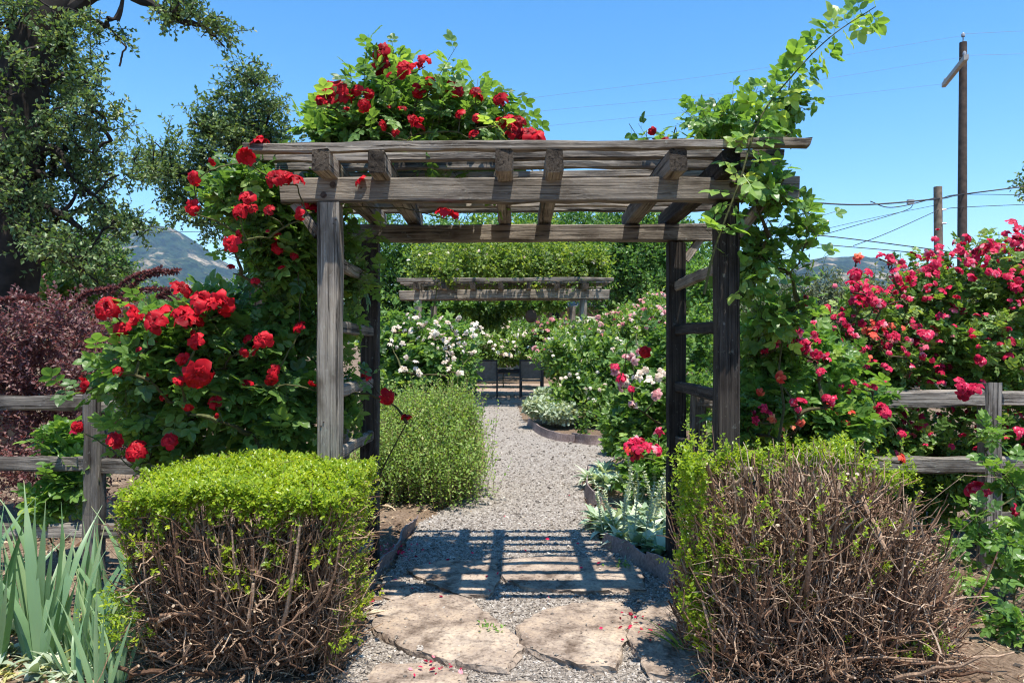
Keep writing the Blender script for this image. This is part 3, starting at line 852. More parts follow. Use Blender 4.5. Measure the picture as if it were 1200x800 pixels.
for (x, y) in [(-2.03, 16.0), (1.54, 16.0), (-2.03, 19.2), (1.56, 19.2)]:
    fb('post', (x, y, -.05), (x, y, 2.34), .15, .15, up=(0, 1, 0))
for y in (16.0, 19.2):
    dz_ = 0 if y < 17 else .14
    fb('beam', (-2.42, y - .05, 2.43 + dz_), (2.10, y - .05, 2.45 + dz_), .09, .2)
    if y < 17: fb('beam', (-2.4, y + .11, 2.42), (2.08, y + .11, 2.44), .07, .2)
for x in np.linspace(-2.03, 1.56, 7):
    fb('rafter', (x, 15.45, 2.60), (x, 19.75, 2.60), .10, .14)
for y in np.linspace(15.55, 19.6, 9):
    fb('batten', (-2.42, y, 2.71), (2.13, y, 2.73), .09, .08)
g = Geo()
lan = thing('hanging_lantern', (.42, 16.4, 2.05), 'small round dark lantern hanging under the far pergola', 'lantern')
tube(g, [(.42, 16.4, 2.13), (.42, 16.4, 2.53)], [.008, .008], 5); g.build('hanging_cord', M['wire'], lan)
g = Geo()
prof = [(0.02, 2.14), (.09, 2.11), (.13, 2.03), (.13, 1.95), (.09, 1.87), (.02, 1.84)]
tube(g, [(.42, 16.4, z) for (_, z) in prof], [q for (q, _) in prof], 10); g.build('lantern_body', M['pole'], lan, smooth=True)

tb = thing('patio_table', (-.18, 19.3, 0), 'long dark metal patio table under the far pergola', 'table')
board('tabletop', tb, (-1.2, 19.3, .72), (.85, 19.3, .72), 1.0, .035, M['metal'], 1, 0, .006)
board('apron', tb, (-1.15, 18.86, .665), (.8, 18.86, .665), .03, .06, M['metal'], 1, 0, .004)
board('apron', tb, (-1.15, 19.74, .665), (.8, 19.74, .665), .03, .06, M['metal'], 1, 0, .004)
for (x, y) in [(-1.13, 18.86), (.78, 18.86), (-1.13, 19.74), (.78, 19.74)]:
    board('leg', tb, (x, y, .03), (x, y, .69), .06, .06, M['metal'], 2, 0, .006, up=(0, 1, 0))


def chair():
    t = thing('patio_chair', (0, 0, 0), None, 'chair')
    K = dict(local=True, jit=0, bev=.006)
    board('backrest', t, (-.25, 0, .70), (.25, 0, .70), .025, .44, M['sling'], 3, up=(0, -.12, 1), **K)
    board('seat', t, (-.25, .25, .43), (.25, .25, .43), .48, .03, M['sling'], 4, **K)
    for s in (-1, 1):
        board('leg', t, (s * .27, -.05, 0), (s * .27, -.03, .95), .035, .035, M['metal'], 5, up=(0, 1, 0), **K)
        board('leg', t, (s * .27, .48, 0), (s * .27, .46, .64), .035, .035, M['metal'], 6, up=(0, 1, 0), **K)
        board('armrest', t, (s * .27, -.03, .655), (s * .27, .50, .655), .045, .03, M['metal'], 7, **K)
    board('top_rail', t, (-.27, -.045, .935), (.27, -.045, .935), .035, .035, M['metal'], 8, **K)
    return t


def dup(root, loc, rz, label):
    c = root.copy(); COL.objects.link(c); c.location = loc; c.rotation_euler = (0, 0, rz); c['label'] = label
    for ch in list(root.children):
        d = ch.copy(); COL.objects.link(d); d.parent = c
    return c


ch = chair(); ch['group'] = 'metal chairs round the patio table'
ch.location = (-.64, 18.15, .035); ch['label'] = 'dark sling chair with its back to us, nearer the white roses'
dup(ch, (.47, 18.2, .035), -.08, 'dark sling chair with its back to us, right one partly behind silver foliage')
dup(ch, (-1.55, 19.3, .035), -1.57, 'dark sling chair at the left end of the patio table, seen side on')

# ================================================================== pink house far behind
hs = thing('pink_house', (1.6, 34, 0), 'pink stucco house glimpsed beyond the far pergola', 'house')
def box(g, x0, x1, y0, y1, z0, z1):
    v = [(x, y, z) for z in (z0, z1) for y in (y0, y1) for x in (x0, x1)]
    g.add(np.array(v, float), [arr((0, 2, 3, 1), (4, 5, 7, 6), (0, 1, 5, 4), (2, 6, 7, 3), (0, 4, 6, 2), (1, 3, 7, 5))])


g = Geo(); box(g, -3, 7, 34, 40, 0, 3.0); g.build('wall', M['pink_wall'], hs)
g = Geo(); g.add(np.array([(-3.5, 33.4, 3.0), (7.5, 33.4, 3.0), (7.5, 40.6, 3.0), (-3.5, 40.6, 3.0), (-1, 37, 4.4), (5, 37, 4.4)], float),
                 [arr((0, 1, 5, 4), (2, 3, 4, 5)), arr((1, 2, 5), (3, 0, 4)), arr((0, 3, 2, 1))]); g.build('roof', M['roof'], hs)
for x in (.9, 1.75, 2.6):
    g = Geo(); box(g, x, x + .62, 33.93, 34.02, 1.2, 2.2); f_ = g.build('window_frame', M['white_paint'], hs)
    g = Geo(); box(g, x + .06, x + .56, 33.915, 33.95, 1.26, 2.14); g.build('window_pane', M['glass'], f_)

# ================================================================== utility poles and wires
up = thing('utility_pole', (*W(1127, 400, 26)[:2], 0), 'tall dark utility pole with a slanting crossarm', 'utility pole')
bx = W(1127, 0, 26)[0]; ztop = W(0, 50, 26)[2]
g = Geo(); tube(g, [(bx, 26, -.3), (bx + .02, 26, ztop * .5), (bx + .05, 26, ztop)], [.17, .15, .12], 14); g.build('pole', M['pole'], up, smooth=True)
a_ = W(1110, 100, 27.4); b_ = W(1137, 67, 24.66)
board('crossarm', up, a_ - (.13, 0, 0), b_ - (.13, 0, 0), .14, .17, M['crossarm'], 2, .002)
for (dz, dx, dy, sr) in [(.12, 0, 0, .05)]:
    g = Geo(); tube(g, [(bx + .05, 26, ztop - .05), (bx + .05, 26, ztop + .22)], [.02, .02], 6); tube(g, [(bx + .05, 26, ztop + .2), (bx + .05, 26, ztop + .28), (bx + .05, 26, ztop + .34)], [.06, .07, .03], 10); g.build('insulator', M['insulator'], up, smooth=True)
for p in (a_ + (-.13, -.1, .08), b_ + (-.13, .1, .08)):
    g = Geo(); tube(g, [p, p + (0, 0, .09), p + (0, 0, .15)], [.05, .06, .03], 10); g.build('insulator', M['insulator'], up, smooth=True)
sp = thing('utility_pole', (*W(1099, 400, 22)[:2], 0), 'short sawn off pale brown pole beside the tall utility pole', 'utility pole')
bx2 = W(1099, 0, 22)[0]
g = Geo(); tube(g, [(bx2, 22, -.3), (bx2 + .03, 22, 3), (bx2, 22, W(0, 219, 22)[2])], [.135, .125, .115], 12, cap=True, capr=.9); g.build('pole', M['pole_light'], sp, smooth=True)
for (px, py) in [(1104, 246), (1104, 262)]:
    g = Geo(); c = W(px, py, 21.9); tube(g, [c, c + (.1, -.05, 0)], [.03, .02], 6); g.build('bracket', M['insulator'], sp)


def wire(pts, rad, lab, mat='wire', sag=.12):
    P = np.array([W(*p) for p in pts]); Q = smooth_path(P, 30)
    c = Q.mean(0); g = Geo(); tube(g, Q - c, np.full(30, rad), 5)
    o = g.build('overhead_wire', M[mat], None); o.location = c
    return tag(o, lab, 'wire', 'overhead wires')


wire([(1128, 42, 26), (860, 85, 24), (600, 118, 24), (300, 160, 25), (150, 172, 26)], .0042, 'highest thin pale wire running left from the tall pole top', 'wire_pale')
wire([(1136, 66, 26), (860, 108, 24), (600, 134, 24), (300, 172, 25)], .0042, 'second thin pale wire, just below the highest one', 'wire_pale')
wire([(1110, 98, 25), (860, 126, 24), (600, 152, 24), (300, 185, 25)], .0042, 'thin pale wire from the low end of the crossarm', 'wire_pale')
wire([(1128, 40, 26), (1250, 34, 26)], .006, 'short thin wire from the pole top to the right edge', 'wire_pale')
wire([(1137, 65, 26), (1250, 62, 26)], .006, 'short thin wire from the high crossarm end to the right edge', 'wire_pale')
wire([(930, 236, 22), (1010, 240, 22), (1099, 233, 21.8), (1127, 228, 25.8), (1230, 215, 26)], .024, 'thickest black cable passing both poles')
wire([(1020, 236, 22), (1040, 243, 22), (1065, 240, 22), (1095, 232, 21.8)], .016, 'loose loop of cable hanging beside the junction clip')
wire([(1099, 234, 21.8), (1127, 228, 25.8), (1230, 229, 26)], .012, 'thin black cable level with the thick one, right of the poles')
wire([(930, 285, 24), (1000, 265, 22), (1060, 247, 22), (1070, 240, 22)], .011, 'thin cable slanting down left from the junction clip')
wire([(960, 270, 20), (1030, 254, 21), (1099, 240, 21.9)], .007, 'faint wire sloping up to the short pole')
wire([(1000, 288, 20), (1040, 273, 21), (1100, 246, 21.9)], .011, 'steep guy wire from the short pole toward the ground')
wire([(1103, 246, 22), (1127, 243, 25.8), (1240, 238, 26)], .012, 'dark cable from the short pole bracket to the right edge')
wire([(900, 270, 22), (980, 278, 22), (1060, 288, 22), (1150, 300, 22)], .017, 'upper of two parallel black cables above the right hills')
wire([(900, 281, 22), (980, 288, 22), (1060, 295, 22), (1150, 306, 22)], .014, 'lower of two parallel black cables above the right hills')
wire([(-60, 276, 40), (100, 274, 40), (200, 272, 40), (330, 270, 40)], .016, 'dark wire crossing in front of the left mountain')
wire([(200, 345, 30), (240, 346, 30), (290, 345, 30)], .03, 'low black cable behind the red roses at the left mountain foot')
g = Geo(); c = W(1067, 236, 21.9)
box(g, -.09, .09, -.05, .05, -.08, .05); o = g.build('junction_clip', M['insulator']); o.location = c
tag(o, 'small grey junction clip on the thick black cable', 'clip')
# ================================================================== blooms
def bloom_set(name, rings, rows, cols, n, seed, ruffle=.1):
    out = []
    for i in range(n):
        out.append(petal_bloom(rings, rows, cols, seed + i, ruffle).mesh(name, True))
    return out


B_RED = bloom_set('red_bloom', [(5, 1.12, .05, .85, 0), (5, .85, .35, .72, .03), (3, .58, .75, .6, .05), (2, .38, 1.1, .5, .06)], 5, 5, 6, 10, .13)
B_DBL = bloom_set('full_bloom', [(6, 1, .15, .7, 0), (6, .9, .4, .65, .03), (6, .75, .7, .55, .06), (5, .55, 1.0, .5, .1), (4, .35, 1.3, .45, .12)], 5, 4, 3, 30, .09)
B_MID = bloom_set('loose_bloom', [(5, 1.05, .1, .75, 0), (5, .75, .45, .65, .04), (3, .45, .9, .5, .06)], 3, 3, 5, 50, .16)
B_SML = [petal_bloom([(5, 1, .2, .75, 0), (4, .7, .7, .65, .05)], 3, 3, 70 + i, .15) for i in range(3)]
B_RED += bloom_set('rose_bud', [(5, .55, 1.15, .5, 0), (4, .45, 1.4, .4, 0)], 4, 4, 1, 61, .05)
B_MID += bloom_set('rose_bud', [(5, .55, 1.05, .5, 0), (3, .45, 1.35, .4, 0)], 3, 3, 1, 63, .06)


def mesh_with(meshes, mat):
    out = []
    for m_ in meshes:
        c = m_.copy(); c.materials.clear(); c.materials.append(mat); out.append(c)
    return out


RED = mesh_with(B_RED, M['red_petal']); CRIM = mesh_with(B_MID, M['crimson_petal']); CRIMD = mesh_with(B_DBL, M['crimson_petal'])
REDD = mesh_with(B_DBL, M['red_petal']); WHITE = mesh_with(B_MID, M['white_petal']); PINK = mesh_with(B_MID, M['pink_petal']); CORAL = mesh_with(B_MID, M['coral_petal'])


def cluster(specs, r):
    """specs: (px, py, Z, spread px, count, radius px) -> [(position, radius m)]"""
    out = []
    for (px, py, Z, sp_, n, rp) in specs:
        for i in range(n):
            z = Z * (1 - (.085 if py < 180 and Z > 3.9 else .035)) + (r.normal(0, .05) if sp_ else 0)
            x, y = (px + r.normal(0, sp_ * .6), py + r.normal(0, sp_ * .45)) if n > 1 else (px, py)
            out.append((W(x, y, z), rp * r.uniform(.62, 1.05) * z / F))
    return out


def surface_blooms(blobs, n, rp, r, up=.35, face=(0, -.55, .8)):
    P, O = sample_blobs(blobs, n * 5, r, .9)
    k = (O @ nrm(np.array(face))) > up
    P = P[k][:n]
    return [(p, rp * r.uniform(.75, 1.2) * p[1] / F) for p in P]


def plant(name, label, cat, blobs, bases, n, nl, T, size, L, leaf, cane='cane', group=None, clump=0, sig=.25, inner=.4, nt=60, r_tip=.004,
          up=.7, spread=1.0, out_w=.8, up_w=.45, blooms=(), seed=0, extra_targets=(), lift=.15, stems=True, sides=4, zmin=.03, mass=None, rmax=.05,
          parts=('foliage', 'cane'), stem_r=.002, jit=.35, wob=.06, droop=0, shrink=None):
    r = np.random.default_rng(1000 + seed)
    sh = (L * .42 + size * .45) * .62 if shrink is None else shrink
    blobs = [(b_[0], np.maximum(b_[1] - sh, b_[1] * .55), b_[2]) for b_ in blobs]
    loc = np.mean(np.array(bases), 0)
    t = thing(name, (loc[0], loc[1], 0), label, cat, group)
    P, O = sample_blobs(blobs, n, r, inner, clump, sig, zmin)
    D = nrm(O * out_w + np.array([0, 0, up_w]) + r.normal(0, .35, P.shape) - np.array([0, 0, droop]))
    Ls = L * r.uniform(.6, 1.3, len(P))
    P0 = P - D * Ls[:, None] * .6
    P0[:, 2] = np.maximum(P0[:, 2], .02)
    gl, gc = Geo(), Geo()
    tg = P0[r.choice(len(P0), min(nt, len(P0)), replace=False)]
    bl = [b for grp in blooms for b in grp[0]]
    if len(bl):
        bp = np.array([b[0] for b in bl]); tg = np.vstack([tg, bp - np.array([0, -.02, .03])]) if len(bl) <= 100 else tg
    if len(extra_targets): tg = np.vstack([tg, np.array(extra_targets)])
    if nt: skeleton(gc, bases, tg, r, r_tip, k=7, lift=lift, sides=sides, rmax=rmax, wob=wob)
    sprigs(gl, P0, D, Ls, nl, T, size, r, spread, up, stem=gc if stems else None, stem_r=stem_r, jit=jit)
    gl.build(parts[0], M[leaf], t)
    if gc.n: gc.build(parts[1], M[cane], t)
    for (items, meshes, mat, face) in blooms:
        add_blooms(t, meshes, M[mat], items, r, face)
    if mass:
        items, mat = mass
        gm = Geo()
        P_ = np.array([i[0] for i in items]); S_ = np.array([i[1] for i in items])
        ks = r.integers(0, 3, len(items))
        for q in range(3):
            tmp = B_SML[q]; T_ = (np.concatenate(tmp.v), [np.concatenate(v) for v in tmp.f.values()])
            m = ks == q
            if m.sum():
                N_ = np.array([0, -.5, .8]) + r.normal(0, .5, (m.sum(), 3))
                scatter(gm, T_, P_[m], nrm(np.cross(N_, r.normal(0, 1, (m.sum(), 3)))), N_, S_[m], r.uniform(0, 1, m.sum()))
        o = gm.build('small_blooms', M[mat], t, True); o['kind'] = 'stuff'
    return t


# ================================================================== red climbing rose on the left of the arbor
rr = np.random.default_rng(77)
red = cluster([(447, 60, 4.2, 0, 1, 11), (488, 74, 4.15, 6, 2, 12), (457, 82, 4.2, 8, 2, 13), (472, 82, 4.15, 6, 2, 12), (386, 104, 4.0, 9, 3, 14), (380, 122, 4.0, 8, 3, 12),
               (402, 110, 4.05, 5, 1, 12), (504, 99, 4.2, 6, 2, 13), (520, 101, 4.2, 5, 1, 11), (536, 103, 4.2, 4, 1, 12), (561, 112, 4.2, 0, 1, 11), (585, 116, 4.2, 0, 1, 14),
               (603, 153, 4.2, 5, 2, 11), (621, 158, 4.2, 8, 3, 12), (490, 142, 4.1, 10, 2, 9), (463, 155, 4.0, 6, 1, 8), (303, 165, 3.6, 3, 2, 13), (290, 186, 3.55, 5, 2, 11),
               (249, 190, 3.55, 0, 1, 14), (225, 211, 3.6, 5, 2, 10), (228, 243, 3.6, 4, 2, 9), (292, 234, 3.6, 6, 2, 12), (280, 246, 3.6, 4, 1, 11), (270, 285, 3.6, 0, 1, 12),
               (322, 208, 3.56, 3, 1, 12), (336, 208, 3.56, 3, 1, 13), (347, 209, 3.56, 3, 1, 12), (422, 211, 3.7, 0, 1, 10), (372, 244, 3.8, 0, 1, 10), (524, 249, 3.75, 0, 1, 15),
               (326, 290, 3.9, 0, 1, 9), (455, 465, 4.45, 0, 1, 15), (476, 490, 4.45, 0, 1, 14), (430, 440, 4.6, 0, 1, 7), (430, 130, 4.1, 30, 5, 8), (540, 135, 4.1, 40, 7, 8), (420, 108, 4.15, 10, 3, 10), (590, 140, 4.15, 20, 4, 8), (480, 110, 4.2, 30, 5, 9), (310, 250, 3.65, 40, 6, 8), (300, 320, 3.8, 40, 4, 8)], rr)
red2 = cluster([(214, 337, 3.7, 0, 1, 17), (126, 360, 3.7, 6, 2, 14), (160, 368, 3.7, 8, 4, 15), (183, 372, 3.7, 8, 5, 15), (215, 370, 3.68, 9, 6, 15), (236, 356, 3.72, 8, 4, 15),
                (262, 355, 3.75, 8, 3, 12), (143, 385, 3.7, 3, 1, 11), (228, 397, 3.7, 4, 2, 12), (292, 410, 3.66, 6, 2, 15), (308, 400, 3.66, 4, 2, 13), (285, 412, 3.66, 3, 1, 12), (233, 440, 3.62, 0, 1, 19),
                (100, 449, 3.75, 5, 2, 14), (350, 383, 3.9, 0, 1, 12), (318, 446, 3.8, 0, 1, 9), (368, 451, 3.8, 0, 1, 10), (135, 515, 3.8, 0, 1, 11), (158, 527, 3.8, 3, 1, 13), (199, 516, 3.85, 0, 1, 10),
                (345, 300, 3.9, 0, 1, 8), (90, 500, 4.1, 0, 1, 9), (190, 400, 3.7, 50, 7, 9), (300, 440, 3.85, 50, 5, 8), (210, 470, 3.75, 60, 5, 8)], rr)
bl_top = [blob(495, 158, 4.2, 120, 44, .5), blob(468, 112, 4.2, 48, 36, .3), blob(392, 155, 4.1, 32, 40, .3), blob(556, 150, 4.2, 55, 30, .35), blob(612, 172, 4.2, 26, 18, .25),
          blob(328, 285, 3.95, 54, 66, .35), blob(285, 225, 3.75, 46, 40, .25), blob(345, 240, 4.0, 40, 50, .3), blob(408, 320, 4.25, 28, 90, .25, .022), blob(404, 450, 4.25, 24, 80, .2, .014),
          blob(475, 285, 4.35, 44, 24, .25, .006), blob(335, 370, 4.15, 40, 60, .3, .03), blob(345, 300, 4.0, 28, 44, .25, .016)]
plant('climbing_rose', 'red climbing rose trained up the left posts and over the arbor roof', 'rose', bl_top, [(-1.0, 4.05, 0), (-.98, 4.5, 0), (-.86, 4.85, 0), (-1.25, 4.1, 0)],
      900, 6, T_ROSE5, .108, .25, 'rose_leaf', clump=330, sig=.3, nt=110, r_tip=.0027, blooms=[(red, RED, 'red_petal', (0, -.8, .5))], seed=1, rmax=.011)
bl_low = [blob(235, 440, 3.95, 118, 70, .3), blob(190, 420, 3.85, 65, 40, .25), blob(320, 470, 4.05, 62, 75, .3), blob(300, 400, 4.1, 60, 55, .3, .018), blob(200, 505, 4.05, 75, 40, .25), blob(310, 530, 4.05, 70, 30, .25), blob(255, 380, 3.85, 50, 25, .25)]
plant('rose_bush', 'broad red rose bush leaning over the left fence behind the clipped hedge', 'rose', bl_low, [(-1.6, 4.2, 0), (-1.35, 4.15, 0), (-1.9, 4.2, 0)],
      600, 6, T_ROSE5, .125, .26, 'rose_leaf', clump=220, sig=.32, nt=80, r_tip=.0035, blooms=[(red2, RED, 'red_petal', (0, -.8, .5))], seed=2, rmax=.018, up=.9)

# ================================================================== light green climber on the right post
bl_r = [blob(888, 300, 3.72, 58, 75, .22), blob(905, 225, 3.6, 30, 32, .16, .02), blob(862, 142, 4.1, 62, 40, .35), blob(800, 163, 4.2, 36, 14, .3), blob(922, 122, 3.8, 24, 30, .15, .008),
        blob(915, 370, 3.85, 42, 40, .2), blob(895, 155, 3.8, 45, 35, .25), blob(760, 168, 4.2, 22, 8, .2, .006), blob(945, 260, 3.65, 20, 35, .12, .015)]
cane_path = smooth_path([W(825, 345, 3.45), W(838, 290, 3.42), W(866, 215, 3.40), (W(890, 140, 3.45)), W(932, 85, 3.5), W(975, 42, 3.55), W(1026, 8, 3.6)], 40)
rb = cluster([(779, 163, 4.1, 0, 1, 9), (765, 154, 4.1, 0, 1, 6), (1006, 352 - 390, 3.5, 0, 1, 5)], rr)[:2]
crb = cluster([(945, 352, 3.9, 0, 1, 11)], rr)
ct = plant('climbing_rose', 'light green climbing rose with one long shoot on the right post', 'rose', bl_r, [(1.25, 3.95, 0), (1.18, 4.05, 0)],
           240, 5, T_ROSE3, .088, .26, 'rose_leaf_light', clump=95, sig=.3, nt=55, r_tip=.0035, blooms=[(rb, REDD, 'red_petal', (0, -.9, .4)), (crb, CRIMD, 'crimson_petal', (0, -1, .1))], seed=3, rmax=.016, up=.6, droop=.25)
g = Geo(); rs = np.random.default_rng(5)
idx = np.arange(8, 40); D_ = nrm(np.gradient(cane_path, axis=0))[idx]
P_ = np.repeat(cane_path[idx], 2, 0); D2 = np.repeat(D_, 2, 0)
side = nrm(np.cross(D2, (0, 1, 0))) * np.where(np.arange(len(P_)) % 2, 1, -1)[:, None]
scatter(g, T_ROSE5, P_, side + D2 * .25 + r.normal(0, .35, P_.shape) + (0, -.1, -.35), np.array([0, -.3, .8]) + r.normal(0, .35, P_.shape), rs.uniform(.10, .16, len(P_)), rs.uniform(.4, 1, len(P_)))
g.build('shoot_leaves', M['rose_leaf_light'], ct)
g = Geo(); tube(g, cane_path, np.linspace(.0065, .0022, 40), 6, .7); g.build('long_shoot', M['cane'], ct, True)

# ================================================================== crimson roses along the right fence
rA = np.random.default_rng(5)
bA = [blob(905, 470, 4.2, 45, 60, .25), blob(945, 430, 4.35, 60, 50, .3), blob(960, 500, 4.25, 65, 35, .25), blob(900, 410, 4.2, 35, 35, .25), blob(870, 500, 4.1, 30, 40, .2), blob(1005, 476, 4.45, 50, 20, .07)]
cA = cluster([(926, 403, 4.1, 20, 12, 7), (948, 402, 4.1, 18, 12, 7), (960, 418, 4.05, 10, 6, 7), (893, 388, 4.15, 5, 2, 6), (960, 432, 4.0, 10, 4, 7), (900, 405, 4.2, 8, 3, 6), (896, 480, 4.0, 8, 3, 6), (878, 490, 4.1, 6, 2, 6)], rA)
cA2 = cluster([(928, 472, 3.95, 7, 3, 8.8), (973, 468, 3.95, 6, 3, 8.8), (1037, 477, 4.2, 6, 3, 9.6), (1058, 508, 4.2, 2, 2, 7.2), (996, 455, 4.2, 7, 3, 5.6), (1020, 452, 4.2, 7, 3, 5.6)], rA)
cA3 = cluster([(917, 445, 4.0, 5, 2, 8), (1058, 537, 4.2, 0, 1, 8), (905, 490, 4.1, 5, 2, 7), (890, 460, 4.1, 0, 1, 7), (985, 500, 4.2, 30, 5, 6), (930, 500, 4.05, 25, 4, 6)], rA)
plant('rose_bush', 'leafy crimson rose bush between the right post and the fence rails', 'rose', bA, [(1.5, 4.3, 0), (1.75, 4.4, 0)],
      460, 6, T_ROSE5, .115, .22, 'rose_leaf_light', clump=190, nt=60, seed=4, rmax=.015,
      blooms=[(cA, CRIM, 'crimson_petal', (0, -.7, .6)), (cA2, CRIMD, 'crimson_petal', (0, -.9, .4)), (cA3, CORAL, 'coral_petal', (0, -.7, .6))])
bB = [blob(1010, 395, 5.1, 60, 50, .4), blob(1040, 440, 5.0, 60, 50, .4), blob(1000, 350, 5.2, 24, 28, .25, .008), blob(985, 470, 5.0, 60, 40, .35), blob(1050, 352, 5.2, 36, 26, .3, .014), blob(1030, 520, 5.0, 60, 40, .3)]
cB = cluster([(1005, 305, 5.1, 0, 1, 6.9), (1010, 325, 5.0, 14, 9, 6.9), (1022, 350, 4.9, 16, 11, 6.9), (1008, 342, 5.0, 14, 6, 6.9), (1035, 300, 5.0, 12, 6, 6.0), (1018, 388, 4.85, 30, 15, 6.0), (990, 378, 4.9, 20, 11, 6.0),
              (1055, 340, 5.0, 16, 9, 6.0), (1000, 420, 4.8, 20, 5, 5.2), (1070, 420, 4.8, 20, 5, 5.2), (1040, 400, 4.8, 30, 8, 5.2)], rA)
cB2 = cluster([(1000, 300, 5.1, 4, 2, 7), (1035, 385, 4.9, 25, 6, 6), (1010, 405, 4.8, 20, 3, 6)], rA)
plant('rose_bush', 'airy crimson rose bush with upright sprays behind the right fence', 'rose', bB, [(2.3, 5.1, 0), (2.6, 5.1, 0), (2.1, 5.2, 0)],
      520, 6, T_ROSE5, .09, .26, 'rose_leaf_mid', clump=190, nt=80, seed=5, rmax=.016, blooms=[(cB, CRIM, 'crimson_petal', (0, -.7, .6)), (cB2, CORAL, 'coral_petal', (0, -.7, .6))],
      mass=(surface_blooms(bB, 130, 5.0, np.random.default_rng(4)), 'crimson_petal'))
bC = [blob(1140, 350, 5.2, 70, 60, .5), blob(1110, 410, 5.1, 70, 55, .45), blob(1190, 330, 5.2, 60, 55, .5), blob(1200, 410, 5.1, 70, 60, .45), blob(1110, 520, 5.1, 80, 45, .35), blob(1200, 520, 5.1, 60, 50, .35), blob(1080, 330, 5.2, 35, 35, .3), blob(1150, 455, 5.0, 80, 40, .35)]
cC = cluster([(1120, 292, 5.1, 30, 16, 7.0), (1150, 300, 5.05, 26, 12, 7.0), (1185, 285, 5.1, 24, 14, 7.0), (1198, 272, 5.1, 12, 6, 7.0), (1085, 325, 5.0, 22, 10, 6.2), (1070, 318, 5.0, 16, 7, 6.2), (1180, 318, 4.9, 25, 10, 6.2), (1100, 345, 4.9, 30, 6, 5.5), (1190, 350, 4.9, 18, 5, 5.5)], rA)
cC2 = cluster([(1086, 390, 4.75, 7, 4, 9), (1135, 450, 4.5, 8, 4, 12), (1128, 459, 4.5, 5, 2, 11), (1145, 572, 4.3, 5, 2, 14), (1197, 505, 4.6, 5, 2, 9), (1190, 598, 4.3, 6, 2, 9), (1150, 421, 4.75, 4, 2, 8)], rA)
plant('rose_bush', 'tallest crimson rose bush, arching over the fence post at right', 'rose', bC, [(3.1, 5.2, 0), (3.4, 5.2, 0), (2.9, 5.2, 0), (3.6, 5.1, 0)],
      900, 6, T_ROSE5, .09, .26, 'rose_leaf_mid', clump=260, nt=110, seed=6, rmax=.02, blooms=[(cC, CRIM, 'crimson_petal', (0, -.7, .6)), (cC2, CRIMD, 'crimson_petal', (0, -.9, .4))],
      mass=(surface_blooms(bC, 260, 5.2, np.random.default_rng(3)), 'crimson_petal'))
# leggy rose in the right corner
bD = [blob(1180, 560, 4.0, 30, 40, .2), blob(1150, 620, 3.9, 40, 30, .2), blob(1185, 660, 3.9, 35, 40, .2), blob(1160, 505, 4.1, 25, 14, .15), blob(1165, 720, 3.9, 30, 25, .15)]
plant('young_rose', 'leggy young rose with bright leaves in front of the right fence post', 'rose', bD, [(2.48, 3.75, 0), (2.62, 3.8, 0)],
      46, 5, T_ROSE5, .10, .2, 'rose_leaf_light', clump=0, nt=22, seed=7, rmax=.008, r_tip=.0028)

bE = [blob(1130, 680, 3.7, 34, 20, .15), blob(1190, 730, 3.4, 34, 30, .18), blob(1110, 640, 3.9, 26, 20, .12), blob(1195, 620, 4.1, 30, 50, .2)]
plant('young_rose', 'sparse low rose shoots rising from the litter in the right corner', 'rose', bE, [(2.25, 3.55, 0), (2.35, 3.4, 0), (2.6, 3.9, 0)],
      34, 5, T_ROSE5, .09, .2, 'rose_leaf_light', clump=0, nt=24, seed=8, rmax=.007, r_tip=.0025, inner=.2)
bF = [blob(1110, 560, 5.2, 80, 40, .3), blob(1190, 590, 5.0, 60, 40, .3), blob(1060, 590, 5.2, 60, 30, .3)]
plant('garden_shrub', 'shaded green undergrowth shrub under the right fence rails', 'shrub', bF, [(2.9, 5.1, 0), (3.3, 5.1, 0), (2.6, 5.2, 0)], 420, 8, T_SIMPLE, .075, .26, 'rose_leaf_mid', clump=150, nt=40, seed=9, parts=('foliage', 'stem'))

# ================================================================== clipped box hedge, left
def rnd_fill(n, f):
    pass


def forks(gs, P, m, ln, rad, r, lim):
    """side twigs that branch off the stems P and kink"""
    n, k, _ = P.shape
    i = r.integers(0, n, m); j = r.integers(2, k - 1, m)
    A = P[i, j]; t = nrm(P[i, j + 1] - P[i, j])
    D = nrm(t + r.normal(0, .75, (m, 3))); l = ln * r.lognormal(-.4, .5, m)
    s = np.linspace(0, 1, 6)[None, :, None]
    Q = A[:, None] + D[:, None] * l[:, None, None] * s + np.cumsum(r.normal(0, .011, (m, 6, 3)), 1) * np.linspace(0, 1, 6)[None, :, None]
    Q[:, :, 2] = np.clip(Q[:, :, 2], .01, .90)
    Q = Q[(Q[:, :, 0].min(1) > lim[0]) & (Q[:, :, 0].max(1) < lim[1])]; m = len(Q)
    tubes(gs, Q, (rad * r.lognormal(0, .4, m))[:, None] * np.linspace(1.2, .45, 6)[None], 4, r.uniform(.1, .98, m), False)


